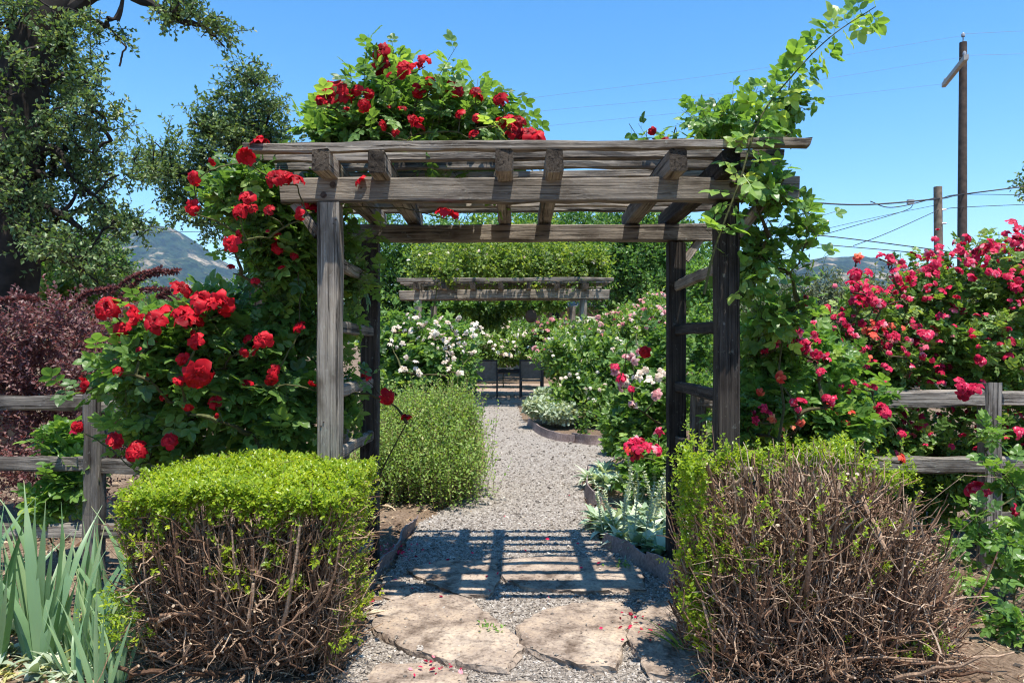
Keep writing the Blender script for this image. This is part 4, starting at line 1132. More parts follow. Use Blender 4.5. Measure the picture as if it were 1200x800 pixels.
def box_hedge_left():
    r = np.random.default_rng(401)
    X0, X1, Y0, Y1 = -1.565, -.705, 2.98, 3.62
    t = thing('box_hedge', (-1.16, 3.3, 0), 'clipped box hedge, bright green on top with bare brown sides', 'hedge')
    gl, gs = Geo(), Geo()
    def top(x, y):
        u = (x - X0) / (X1 - X0); v = (y - Y0) / (Y1 - Y0)
        return .785 + .055 * np.sin(np.clip(u, .02, .98) * math.pi) ** .3 * np.clip(.4 + v, 0, 1) + .025 * v + .016 * np.sin(9 * x) * np.sin(11 * y) + .012 * np.sin(17 * x + 2) * np.sin(13 * y + x * 5)
    n = 4300
    x = r.uniform(X0 - .02, X1 + .02, n); y = r.uniform(Y0 - .02, Y1 + .02, n)
    # rounded corners
    k = (np.abs((x - (X0 + X1) / 2) / ((X1 - X0) / 2)) ** 6 + np.abs((y - (Y0 + Y1) / 2) / ((Y1 - Y0) / 2)) ** 6) < 1.15
    x, y = x[k], y[k]; z = top(x, y) - .015 - r.exponential(.03, len(x))
    P = np.stack([x, y, z], 1); D = np.stack([r.normal(0, .35, len(x)), r.normal(0, .35, len(x)), np.ones(len(x))], 1)
    sprigs(gl, P, D, .05, 11, T_OVAL, .0175, r, 1.0, .9, var=.5, rbase=np.clip(.52 + .22 * np.sin(14 * x + 3 * np.sin(9 * y)) * np.sin(17 * y + 1) + r.normal(0, .2, len(x)), 0, 1), stem=gs, stem_r=.0011)
    # ragged green skirt at the front and sides
    def skirt(n, fx, fy, zl, dirn):
        u = r.uniform(0, 1, n); x = fx(u); y = fy(u)
        zt = top(x, y)
        dep = r.exponential(1, n) * zl * np.clip(.5 + .7 * np.sin(u * 19 + 1) * np.sin(u * 8 + 2) + .45 * np.sin(u * 47), .05, 2)
        z = zt - np.clip(dep, 0, .6)
        P = np.stack([x, y, z], 1) + r.normal(0, .012, (n, 3))
        D = np.array(dirn) + r.normal(0, .3, (n, 3)) + (0, 0, .5)
        sprigs(gl, P, D, .045, 9, T_OVAL, .0165, r, 1, .7, var=.5, rbase=np.clip(.42 + r.normal(0, .22, n), 0, 1), stem=gs, stem_r=.001)
    skirt(900, lambda u: X0 + u * (X1 - X0), lambda u: Y0 + 0 * u, .07, (0, -.5, 0))
    skirt(620, lambda u: X1 + 0 * u, lambda u: Y0 + u * (Y1 - Y0), .22, (.6, 0, 0))
    skirt(200, lambda u: X0 + 0 * u, lambda u: Y0 + u * (Y1 - Y0), .06, (-.5, 0, 0))
    # green shoots low in the bare face and at the right foot
    for (px, py, Z, n, s) in [(275, 678, 2.98, 14, .02), (255, 672, 2.98, 10, .015), (292, 686, 2.98, 12, .018), (340, 690, 2.98, 12, .02), (352, 683, 2.98, 8, .015), (270, 650, 2.98, 10, .015),
                              (405, 715, 3.35, 50, .04), (412, 690, 3.5, 50, .045), (400, 740, 3.25, 40, .04), (150, 730, 3.0, 40, .05), (140, 700, 3.05, 30, .05), (330, 655, 2.98, 8, .02), (180, 640, 2.98, 14, .03), (380, 650, 2.98, 14, .03)]:
        P = W(px, py, Z) + r.normal(0, s, (n, 3)); D = r.normal(0, .5, (n, 3)) + (0, -.4, .6)
        sprigs(gl, P, D, .045, 7, T_OVAL, .02, r, 1, .6, var=.5, stem=gs, stem_r=.001)
    gl.build('foliage', M['box_leaf'], t)
    # woody stems from the two crowns
    n = 420
    bx = r.choice([-1.45, -1.2, -.9], n, p=[.3, .4, .3]) + r.normal(0, .09, n); by = 3.32 + r.normal(0, .07, n)
    A = np.stack([bx, by, np.zeros(n)], 1)
    tx = r.uniform(X0 + .0, X1 - .0, n); ty = np.where(r.uniform(0, 1, n) < .6, Y0 + r.exponential(.06, n), r.uniform(Y0, Y1, n)); tz = .70 - r.exponential(.08, n)
    T = np.stack([tx, ty, np.maximum(tz, .2)], 1)
    s = np.linspace(0, 1, 8)[None, :, None]
    bend = np.stack([.45 * (T[:, 0] - A[:, 0]), .6 * (T[:, 1] - A[:, 1]), -.12 + 0 * bx], 1)[:, None]
    P = A[:, None] * (1 - s) + T[:, None] * s + bend * (4 * s * (1 - s)) * .5 + np.cumsum(r.normal(0, .009, (n, 8, 3)), 1)
    P = P + np.cumsum(r.normal(0, .008, P.shape), 1) * np.linspace(0, 1, 8)[None, :, None]
    rad = r.lognormal(0, .5, n)[:, None] * .0052 * np.linspace(1.35, .5, 8)[None]
    tubes(gs, P, rad, 5, r.uniform(0, .75, n), True, .85)
    forks(gs, P, 3000, .16, .0022, r, (X0 - .04, X1 + .03))
    # stubs cut back hard, low in the front
    n = 75
    a = r.uniform(-1.1, 1.1, n); A = np.stack([-1.16 + r.normal(0, .22, n), 3.2 + r.normal(0, .08, n), r.uniform(.0, .25, n)], 1)
    D = np.stack([np.sin(a), -np.cos(a) * .8 - .2, r.uniform(-.05, .9, n)], 1); l = r.uniform(.12, .34, n)
    s = np.linspace(0, 1, 5)[None, :, None]
    P = A[:, None] + D[:, None] * l[:, None, None] * s + np.cumsum(r.normal(0, .008, (n, 5, 3)), 1)
    P[:, :, 1] = np.maximum(P[:, :, 1], 2.93); P[:, :, 2] = np.maximum(P[:, :, 2], .01)
    P = P[(P[:, :, 0].min(1) > X0 - .04) & (P[:, :, 0].max(1) < X1 + .04)]; n = len(P)
    tubes(gs, P, r.uniform(.003, .009, n)[:, None] * np.linspace(1.2, .85, 5)[None], 6, r.uniform(.1, .75, n), True, 1.0)
    # fine dead twigs standing in the face
    n = 2400
    x = r.uniform(X0, X1, n); z = r.uniform(.03, .74, n) ** 1.0; y = Y0 + r.exponential(.05, n) + .16 * np.clip(.55 - z, 0, 1)
    sidem = r.uniform(0, 1, n) < .22
    x = np.where(sidem, X1 - r.exponential(.03, n), x); y = np.where(sidem, r.uniform(Y0, Y1, n), y)
    A = np.stack([x, y, z], 1); cx = (x + 1.16) * .9
    D = np.stack([cx + r.normal(0, .5, n), -.3 + r.normal(0, .35, n), .8 + r.normal(0, .5, n)], 1); l = r.uniform(.04, .15, n)
    s = np.linspace(0, 1, 4)[None, :, None]
    P = A[:, None] + nrm(D)[:, None] * l[:, None, None] * s + np.cumsum(r.normal(0, .007, (n, 4, 3)), 1)
    P[:, :, 2] = np.clip(P[:, :, 2], .01, .8)
    tubes(gs, P, r.uniform(.0011, .0032, n)[:, None] * np.linspace(1.1, .6, 4)[None], 3, r.uniform(0, .95, n), False)
    gs.build('woody_stems', M['box_twig'], t)


box_hedge_left()


def box_hedge_right():
    r = np.random.default_rng(402)
    t = thing('box_hedge', (1.27, 3.3, 0), 'half dead box hedge, mostly bare brown twigs, at the right of the path', 'hedge')
    gl, gs = Geo(), Geo()
    C = np.array([1.30, 3.28, .05])
    def dome(n, lo=.8):
        d = nrm(np.stack([r.normal(0, 1, n), r.normal(-.35, .8, n), np.abs(r.normal(.65, .6, n))], 1))
        q = (np.abs(d) ** 4.5).sum(1) ** (-1 / 4.5)          # boxy dome, lower towards its right end
        e = C + d * q[:, None] * np.array([.60, .37, .90]) * r.uniform(lo, 1, n)[:, None]
        e[:, 2] *= 1 - .30 * np.clip((e[:, 0] - 1.45) / .5, 0, 1) ** 1.2
        return e
    n = 820
    A = np.stack([r.choice([1.05, 1.3, 1.5], n) + r.normal(0, .09, n), 3.32 + r.normal(0, .07, n), np.zeros(n)], 1)
    T = dome(n, .75)
    s = np.linspace(0, 1, 9)[None, :, None]
    v = T - A
    bend = np.stack([.35 * v[:, 0], .35 * v[:, 1], -.10 - .05 * v[:, 2]], 1)[:, None]
    P = A[:, None] + v[:, None] * s + bend * (4 * s * (1 - s)) * .5 + np.cumsum(r.normal(0, .012, (n, 9, 3)), 1)
    P[:, :, 2] = np.maximum(P[:, :, 2], .008)
    P = P + np.cumsum(r.normal(0, .012, P.shape), 1) * np.linspace(0, 1, 9)[None, :, None]
    P[:, :, 2] = np.maximum(P[:, :, 2], .008)
    P = P[(P[:, :, 0].min(1) > .70)]; n = len(P)
    tubes(gs, P, r.lognormal(0, .55, n)[:, None] * .0042 * np.linspace(1.5, .5, 9)[None], 5, r.uniform(0, .85, n), True, .9)
    forks(gs, P, 6200, .19, .0023, r, (.70, 1.98))
    # thick old limbs, low and spreading
    for (p, q, w) in [((1040, 690), (1075, 648), .016), ((960, 770), (1090, 735), .014), ((1000, 700), (1075, 575), .009), ((930, 690), (905, 620), .012), ((860, 620), (835, 550), .012), ((850, 570), (885, 552), .009),
                      ((1000, 560), (1040, 640), .012), ((1000, 600), (992, 556), .009), ((1010, 590), (1003, 552), .011), ((880, 720), (850, 690), .012)]:
        a = W(*p, 3.15); b = W(*q, 3.0); a[2] = max(a[2], .02); b[2] = max(b[2], .03)
        k = np.linspace(0, 1, 8)[:, None]
        tube(gs, a + (b - a) * k + np.cumsum(r.normal(0, .007, (8, 3)), 0), np.linspace(w, w * .75, 8), 7, r.uniform(.3, .8), True, 1.0)
    n = 3200
    B = dome(n, .45)
    v = nrm(B - C + r.normal(0, .25, (n, 3)) + (0, 0, .15)); l = r.uniform(.04, .17, n)
    s = np.linspace(0, 1, 4)[None, :, None]
    P = B[:, None] + v[:, None] * l[:, None, None] * (s - .7) + np.cumsum(r.normal(0, .018, (n, 4, 3)), 1)
    P[:, :, 2] = np.maximum(P[:, :, 2], .01)
    P = P[(P[:, :, 0].min(1) > .70)]; n = len(P)
    tubes(gs, P, r.uniform(.0012, .0036, n)[:, None] * np.linspace(1.15, .6, 4)[None], 3, r.uniform(0, .98, n), False)
    # creeping low branches
    n = 130
    a = r.uniform(-2.6, -.1, n); A = np.stack([1.35 + r.normal(0, .22, n), 3.15 + r.normal(0, .1, n), r.uniform(.02, .15, n)], 1)
    D = np.stack([np.cos(a) * .9, np.sin(a) * .5, r.uniform(-.05, .4, n)], 1); l = r.uniform(.2, .55, n); s = np.linspace(0, 1, 7)[None, :, None]
    P = A[:, None] + D[:, None] * l[:, None, None] * s + np.cumsum(r.normal(0, .012, (n, 7, 3)), 1)
    P[:, :, 2] = np.maximum(P[:, :, 2], .01)
    P = P[(P[:, :, 0].min(1) > .68)]; n = len(P)
    tubes(gs, P, r.uniform(.003, .008, n)[:, None] * np.linspace(1.2, .6, 7)[None], 5, r.uniform(.1, .9, n), True, .95)
    gs.build('woody_stems', M['grey_twig'], t)
    # what is still green: the left flank and the back of the top
    P = []
    for (px, py, Z, rx, ry, n) in [(806, 600, 3.15, 11, 45, 130), (812, 556, 3.08, 14, 20, 100), (812, 690, 3.12, 12, 40, 90), (822, 735, 3.1, 13, 22, 60), (835, 640, 3.1, 14, 40, 90), (850, 546, 3.4, 30, 14, 100), (895, 545, 3.4, 30, 14, 120), (955, 540, 3.4, 34, 16, 130), (1000, 552, 3.4, 30, 16, 100),
                                   (1052, 566, 3.55, 20, 12, 60), (975, 532, 3.6, 20, 8, 60), (880, 660, 3.0, 20, 20, 22), (930, 600, 2.95, 60, 40, 40), (960, 690, 3.0, 70, 40, 26), (1090, 760, 3.0, 20, 10, 14), (1050, 762, 3.05, 20, 8, 16), (1040, 620, 3.05, 40, 40, 20)]:
        c = W(px, py, Z); k = Z / F
        P.append(c + r.normal(0, 1, (n, 3)) * np.array([rx * k, .05, ry * k]) * .7)
    P = np.concatenate(P); P[:, 2] = np.maximum(P[:, 2], .03)
    D = r.normal(0, .4, P.shape) + (0, -.2, .9)
    sprigs(gl, P, D, .055, 10, T_OVAL, .0175, r, 1, .8, var=.5, rbase=np.clip(.35 + r.normal(0, .2, len(P)), 0, 1), stem=gs, stem_r=.0011)
    gl.build('foliage', M['box_leaf'], t)


box_hedge_right()

# ================================================================== irises and woolly plants, left corner
T_BL = [blade_template(9, .027, d) for d in (.04, .16, .42, .8)]
def iris(base, n, h, lab, seed, lean=0.0):
    r = np.random.default_rng(seed); t = thing('iris_clump', (*base, 0), lab, 'iris', 'irises in the left corner')
    g = Geo()
    for f_ in range(n):
        bx, by = base[0] + r.normal(0, .10), base[1] + r.normal(0, .07); fa = r.uniform(-.6, .6)
        for k in range(7):
            a = (k - 3) / 3 * .38 + r.normal(0, .06) + lean
            D = np.array([[math.sin(a) * math.cos(fa), math.sin(a) * math.sin(fa) + r.normal(0, .08), math.cos(a)]])
            N = np.array([[r.normal(0, .25) - math.sin(fa), -1, .15 + r.normal(0, .2)]]) if r.uniform() < .8 else np.array([[1, -.4, .2]])
            q = 3 if (r.uniform() < .07) else int(r.choice(3, p=[.4, .36, .24]))
            T = T_BL[q]; L = h * r.uniform(.6, 1.1) * (1 - .25 * abs(k - 3) / 3)
            scatter(g, T, np.array([[bx + (k - 3) * .008, by, .01]]), D, N, np.array([[L * r.uniform(.8, 1.2) ** .5 * 1.0, L, L]]), np.array([np.clip(r.normal(.42, .22), 0, .9)]),
                    np.tile(np.linspace(0, 1, 9) ** 7 * r.choice([0, .15, .6]) + r.normal(0, .05, 9), 3))
    m = 3 * n
    a = r.uniform(0, 6.28, m)
    scatter(g, T_BL[3], np.stack([base[0] + r.normal(0, .12, m), base[1] + r.normal(0, .08, m), np.full(m, .01)], 1), np.stack([np.cos(a), np.sin(a) - .4, r.uniform(.2, .8, m)], 1),
            np.stack([r.normal(0, .3, m), r.normal(-.3, .3, m), np.ones(m)], 1), np.column_stack([h * r.uniform(.3, .6, m)] * 3) * (.7, 1, 1), np.full(m, .98))
    g.build('leaf_fan', M['iris_leaf'], t, True)


iris((-2.14, 3.2), 6, .80, 'tall blue green iris clump at the left edge', 1)
iris((-1.86, 3.28), 5, .66, 'grey green iris clump between the left fence post and the box hedge', 2)
iris((-1.78, 3.0), 5, .50, 'shorter iris clump in front with one blade drooping to the left', 3, -.1)


def rosettes(name, lab, cat, spots, nb, L, mat, seed, wid=1.0, spikes=0, sh=.4, group=None, droop=1):
    r = np.random.default_rng(seed)
    c = np.mean(np.array(spots), 0)
    t = thing(name, (c[0], c[1], 0), lab, cat, group); g = Geo()
    TT = [blade_template(6, .17 * wid, .25), blade_template(6, .19 * wid, .55)]
    for s in spots:
        h0 = s[2] if len(s) > 2 else 0
        a = r.uniform(0, 6.28, nb); el = r.uniform(.15, 1.25, nb)
        D = np.stack([np.cos(a) * np.cos(el), np.sin(a) * np.cos(el), np.sin(el)], 1)
        N = np.stack([-np.cos(a) * np.sin(el), -np.sin(a) * np.sin(el), np.cos(el) + .2], 1) + r.normal(0, .15, (nb, 3))
        P = np.array([s[0], s[1], .02 + h0]) + r.normal(0, .02, (nb, 3)) * (1, 1, .3)
        m = r.uniform(0, 1, nb) < .5; l = L * r.uniform(.6, 1.25, nb); R = r.uniform(0, 1, nb)
        for q, k in ((0, m), (1, ~m)):
            if k.sum(): scatter(g, TT[q], P[k], D[k], N[k], l[k], R[k])
    g.build('leaves', M[mat], t, True)
    for i in range(spikes):
        g = Geo(); s = spots[int(r.integers(len(spots)))]
        p = np.array([s[0], s[1], .05]) + r.normal(0, .05, 3) * (1, 1, 0); h = sh * r.uniform(.7, 1.3)
        tip = p + np.array([r.normal(0, .09), r.normal(0, .08), h])
        tube(g, [p, (p + tip) / 2 + r.normal(0, .010, 3), tip], [.005, .0045, .004], 5, .8)
        for uu in np.linspace(.35, 1, 13):
            n = 7; a = r.uniform(0, 6.28, n)
            D = np.stack([np.cos(a), np.sin(a), .6 + 0 * a], 1)
            scatter(g, T_OVAL, np.repeat((p + (tip - p) * uu)[None], n, 0), D, np.array([0, 0, 1]) + r.normal(0, .3, (n, 3)), r.uniform(.018, .034, n) * (1.3 - .5 * uu), r.uniform(.6, 1, n))
        g.build('flower_spike', M['silver_leaf'], t)
    return t


r = np.random.default_rng(91)
sp_l = [GP(px, py) for (px, py) in [(8, 772), (32, 785), (58, 768), (20, 748), (70, 790), (-10, 790), (45, 800), (90, 800)]]
rosettes('lambs_ear', 'silvery woolly ground plant at the lower left corner', 'lambs ear', sp_l, 26, .12, 'silver_leaf', 5, .8)
spots = [GP(px, py) for (px, py) in [(715, 628), (730, 640), (748, 646), (765, 650), (778, 655), (725, 620), (745, 625), (760, 632), (775, 636), (790, 645), (735, 610), (755, 612), (772, 618), (790, 625), (705, 618), (765, 600), (785, 604), (750, 598)]]
rosettes('lambs_ear', 'large silver green woolly plant with pale flower spikes beside the path', 'lambs ear', spots, 56, .18, 'ear_leaf', 6, .9, 22, .36)
spots = [GP(px, py) for (px, py) in [(700, 575), (712, 580), (722, 574), (690, 572), (708, 566)]]
rosettes('lambs_ear', 'small silver green tuft above the short curved edging board', 'lambs ear', [(s[0], s[1], .06) for s in spots], 30, .19, 'ear_leaf', 7, .8)
bS = [blob(632, 478, 12.2, 22, 14, .35), blob(655, 484, 11.8, 26, 13, .4), blob(640, 464, 12.6, 16, 9, .3)]
plant('silver_bush', 'low silver grey bush at the far edge of the round bed', 'bush', bS, [(.5, 12.2, 0), (.7, 12, 0)], 520, 9, T_SIMPLE, .085, .18, 'silver_leaf', 'thin_twig', nt=20, seed=11, up_w=.9, parts=('foliage', 'stem'))
iris_sp = blade_template(5, .02, .4)
# grass tuft and small weeds
def tuft(px, py, n, h, lab, seed):
    r = np.random.default_rng(seed); x, y = GP(px, py)
    t_ = Geo(); a = r.uniform(0, 6.28, n); el = r.uniform(.5, 1.4, n)
    D = np.stack([np.cos(a) * np.cos(el), np.sin(a) * np.cos(el), np.sin(el)], 1)
    scatter(t_, blade_template(7, .018, .45), np.array([0, 0, .01]) + r.normal(0, .012, (n, 3)) * (1, 1, 0), D, r.normal(0, .3, (n, 3)) + (0, -.5, 1), h * r.uniform(.5, 1.1, n), r.uniform(.3, 1, n))
    o = t_.build('grass_tuft', M['weed_leaf']); o.location = (x, y, 0)
    tag(o, lab, 'grass')


tuft(803, 770, 14, .26, 'thin grass tuft on the shaded flagstone near the twiggy hedge', 1)
tuft(838, 792, 10, .2, 'small grass tuft at the foot of the twiggy hedge', 2)
bW = [blob(70, 520, 4.6, 40, 18, .15), blob(85, 560, 4.5, 45, 28, .15), blob(60, 590, 4.5, 30, 18, .12)]
plant('young_rose', 'low bright leaved rose shoots between the left fence rails', 'rose', bW, [(-2.6, 4.62, 0), (-2.8, 4.62, 0)], 85, 5, T_ROSE5, .125, .2, 'rose_leaf_light', nt=20, seed=13, rmax=.007,
      blooms=[(cluster([(88, 502, 4.5, 3, 1, 9)], rr), CRIM, 'crimson_petal', (0, -.8, .4))])
for (px, py, lab, s) in [(1010, 765, 'pale green weed on the litter under the twiggy hedge', 21), (575, 745, 'tiny green weed in the gravel gap between the two largest flagstones', 22), (727, 668, 'tiny yellow green weed beside the right edging boards', 23)]:
    x, y = GP(px, py); rs = np.random.default_rng(s); g = Geo(); n = 12 if s > 21 else 34
    sprigs(g, np.column_stack([rs.normal(0, .035, n), rs.normal(0, .03, n), np.full(n, .01)]), rs.normal(0, .5, (n, 3)) + (0, 0, 1), .05, 5, T_OVAL, .022 if s > 21 else .035, rs)
    o = g.build('weed', M['weed_leaf']); o.location = (x, y, 0); tag(o, lab, 'weed')

# ================================================================== purple barberry, left
bP = [blob(60, 440, 5.9, 75, 85, .5), blob(140, 440, 5.6, 60, 80, .5), blob(10, 430, 5.8, 60, 70, .5), blob(170, 420, 5.5, 40, 70, .4), blob(90, 380, 5.8, 80, 35, .5), blob(60, 540, 5.6, 90, 50, .4), blob(-40, 450, 5.8, 60, 90, .4)]
pb = plant('barberry_bush', 'purple leaved barberry behind the left fence with arching shoots', 'bush', bP, [(-3.3, 5.9, 0), (-3.6, 5.8, 0), (-3.0, 5.8, 0), (-3.9, 5.9, 0)], 2600, 13, T_SIMPLE, .036, .22, 'barberry_leaf', 'thin_twig',
           clump=900, sig=.2, nt=170, seed=14, r_tip=.0025, rmax=.012, parts=('foliage', 'stem'), inner=.55, stem_r=.0022, out_w=.9)
gs, gl = Geo(), Geo()
for pts in [[(120, 372), (150, 340), (175, 322), (205, 318)], [(110, 378), (140, 352), (168, 340), (198, 340)], [(100, 372), (130, 345), (155, 325), (186, 316)], [(60, 360), (40, 350), (20, 349), (2, 352)], [(150, 370), (178, 352), (192, 346), (206, 352)], [(80, 366), (100, 345), (128, 338)]]:
    p = smooth_path([W(*q, 5.5) for q in pts], 40); tube(gs, p, np.linspace(.006, .002, 40), 4, .3)
    D_ = nrm(np.gradient(p, axis=0)); rs = np.random.default_rng(int(pts[0][0]))
    sprigs(gl, np.repeat(p[8:], 2, 0), np.repeat(D_[8:], 2, 0), .03, 6, T_SIMPLE, .034, rs)
gl.build('arching_foliage', M['barberry_leaf'], pb); gs.build('arching_shoot', M['thin_twig'], pb)

# ================================================================== inside the garden
bK = [blob(502, 545, 6.9, 58, 52, .5), blob(490, 503, 7.3, 44, 30, .4), blob(530, 500, 7.1, 30, 44, .35), blob(520, 560, 6.6, 44, 36, .4), blob(470, 520, 7.2, 46, 46, .5), blob(500, 502, 7.4, 36, 28, .4), blob(540, 538, 6.9, 20, 32, .3), blob(450, 560, 6.7, 40, 40, .4)]
KSHRUB = plant('garden_shrub', 'rounded fine leaved yellow green shrub inside the arbor on the left', 'shrub', bK, [(-.85, 6.8, 0), (-.6, 6.8, 0), (-1.05, 7, 0)], 5200, 15, T_SIMPLE, .032, .40, 'catmint_leaf', 'thin_twig', clump=380, sig=.36, nt=60, seed=15, shrink=.06,
      up_w=1.4, out_w=.5, inner=.4, parts=('foliage', 'stem'), stem_r=.0016, r_tip=.002, rmax=.008)
rk = np.random.default_rng(19); n = 520
bb_ = [(b_[0], b_[1] * .85, b_[2]) for b_ in bK]
P_, O_ = sample_blobs(bb_, n * 2, rk, .9); k_ = O_[:, 2] > .1; P_, O_ = P_[k_][:n], O_[k_][:n]
g, gs = Geo(), Geo()
sprigs(g, P_, O_ * .5 + rk.normal(0, .25, P_.shape) + (0, 0, 1), rk.uniform(.10, .30, len(P_)), 12, T_SIMPLE, .018, rk, .8, .6, rbase=rk.uniform(.6, 1, len(P_)), stem=gs, stem_r=.0014)
g.build('seed_heads', M['catmint_leaf'], KSHRUB); gs.build('wispy_stems', M['thin_twig'], KSHRUB)
rW = np.random.default_rng(9)
bWh = [blob(500, 430, 9.6, 60, 40, .6), blob(480, 400, 9.8, 50, 35, .5), blob(522, 440, 9.6, 28, 40, .4), blob(530, 400, 9.9, 34, 26, .5), blob(460, 450, 9.5, 30, 40, .4), blob(500, 480, 9.3, 60, 34, .5)]
cW = cluster([(485, 383, 9.3, 16, 11, 4.3), (470, 388, 9.3, 14, 6, 4.3), (522, 378, 9.3, 12, 9, 4.7), (545, 390, 9.3, 10, 8, 4.3), (555, 382, 9.4, 8, 6, 4.0), (500, 398, 9.1, 16, 9, 4.3), (520, 402, 9.1, 12, 9, 4.3), (540, 408, 9.1, 10, 7, 4.0), (552, 412, 9.2, 6, 4, 4.0),
              (525, 420, 9.0, 8, 7, 4.0), (486, 430, 8.9, 10, 7, 4.3), (475, 432, 8.9, 6, 4, 4.3), (538, 435, 9, 3, 2, 4.0), (465, 402, 9.2, 8, 4, 4.3), (525, 432, 9, 6, 3, 3.6)], rW)
plant('rose_bush', 'white flowering rose bush left of the patio chairs', 'rose', bWh, [(-1.1, 9.8, 0), (-.8, 9.7, 0), (-1.4, 9.8, 0)], 900, 8, T_ROSE3, .12, .26, 'rose_leaf', clump=420, nt=60, seed=16, blooms=[(cW, WHITE, 'white_petal', (0, -.7, .6))])


def rose(lab, blobs, base, n, leaf, size, blooms, seed, T=T_SIMPLE, mass=None, nl=10, L=.26, **k):
    return plant('rose_bush', lab, 'rose', blobs, base, n, nl, T, size, L, leaf, nt=40, seed=seed, clump=int(n * .5), blooms=blooms, mass=mass, **k)


bq = [blob(765, 470, 7.6, 40, 55, .45), blob(745, 450, 7.9, 30, 45, .4), blob(775, 420, 7.9, 30, 45, .4), blob(755, 500, 7.5, 40, 30, .35), blob(730, 495, 7.7, 26, 30, .3)]
rose('pink and white rose bush just inside the right posts', bq, [(1.35, 7.7, 0), (1.2, 7.8, 0)], 620, 'rose_leaf', .11,
     [(cluster([(742, 420, 7.2, 8, 4, 7), (725, 438, 7.2, 6, 3, 7), (727, 452, 7.2, 5, 2, 6), (742, 455, 7.2, 0, 1, 6), (768, 462, 7.2, 5, 3, 7), (740, 470, 7.2, 4, 2, 6)], rr), PINK, 'pink_petal', (0, -.8, .5)),
      (cluster([(733, 447, 7.2, 6, 4, 6), (752, 440, 7.2, 8, 4, 6), (775, 435, 7.3, 8, 4, 6), (760, 446, 7.2, 6, 3, 6), (785, 450, 7.4, 6, 3, 6)], rr), WHITE, 'white_petal', (0, -.8, .5)),
      (cluster([(722, 432, 7.1, 3, 2, 7), (740, 455, 7.1, 2, 1, 6), (728, 443, 7.1, 4, 2, 6)], rr), CRIM, 'crimson_petal', (0, -.8, .5)),
      (cluster([(755, 412, 5.2, 0, 1, 13)], rr), REDD, 'red_petal', (0, -1, .15))], 17, T_ROSE3, nl=7)
bq = [blob(760, 535, 6.5, 34, 22, .25), blob(770, 560, 6.3, 30, 25, .22), blob(740, 560, 6.4, 20, 22, .2)]
rose('small coral pink rose bush among the silver flower spikes', bq, [(1.15, 6.5, 0), (1.25, 6.4, 0)], 170, 'rose_leaf_light', .10,
     [(cluster([(745, 515, 6.2, 8, 6, 8), (752, 525, 6.2, 8, 5, 8), (740, 522, 6.2, 5, 2, 7), (770, 505, 6.2, 2, 2, 8), (773, 528, 6.2, 4, 3, 8)], rr), CRIM, 'crimson_petal', (0, -.8, .5)),
      (cluster([(748, 532, 6.2, 6, 4, 7)], rr), CORAL, 'coral_petal', (0, -.8, .5))], 18, T_ROSE3, nl=6)
gold = [
    ('yellow green rose bush dotted white, right of the patio chairs', [(700, 430, 12.5, 40, 45), (680, 460, 12.2, 30, 30), (715, 470, 12, 34, 34), (660, 420, 13, 30, 30)], 'rose_leaf_mid', 'white_petal', 60, 1000, (690, 12.5)),
    ('pale flowering rose bush behind the pink and white one', [(745, 400, 14, 36, 34), (720, 395, 14.5, 34, 30), (770, 390, 14, 30, 34)], 'rose_leaf_mid', 'pink_petal', 90, 700, (745, 14)),
    ('tall blush rose bush left of the right back post', [(770, 370, 17, 26, 30), (755, 385, 17, 30, 24), (740, 378, 18, 26, 22)], 'rose_leaf', 'pink_petal', 80, 700, (765, 17.4)),
    ('cream flowering rose bush behind the patio table', [(590, 415, 22.5, 34, 18), (620, 410, 22.5, 30, 22), (560, 410, 22.5, 26, 22)], 'rose_leaf_mid', 'white_petal', 80, 800, (590, 22.8)),
    ('peach flowering rose bush between the far pergola posts', [(650, 395, 22, 30, 24), (675, 400, 21.5, 26, 24), (640, 420, 21.5, 24, 20)], 'rose_leaf_mid', 'pink_petal', 80, 800, (655, 22)),
    ('dark green rose bush dotted white at the far left of the patio', [(560, 390, 24.5, 36, 22), (520, 395, 25, 34, 28), (590, 392, 25, 28, 16)], 'rose_leaf', 'white_petal', 50, 800, (560, 25)),
    ('pale rose bush in front of the right pergola posts', [(695, 395, 15.2, 30, 24), (668, 405, 15.2, 24, 20), (715, 400, 15, 22, 26)], 'rose_leaf_mid', 'white_petal', 70, 650, (695, 15.3)),
]
for i, (lab, bs, leaf, pet, nb_, n, (bx_, bz)) in enumerate(gold):
    bb = [blob(px, py, Z, rx, ry, .6) for (px, py, Z, rx, ry) in bs]
    base = [((bx_ - CX) / F * bz, bz, 0), ((bx_ - 8 - CX) / F * bz, bz + .2, 0)]
    rs = np.random.default_rng(700 + i)
    rose(lab, bb, base, n, leaf, .11 if bz < 20 else .13, [], 30 + i, mass=(surface_blooms(bb, nb_, 3.2, rs), pet), L=.4, r_tip=.004)
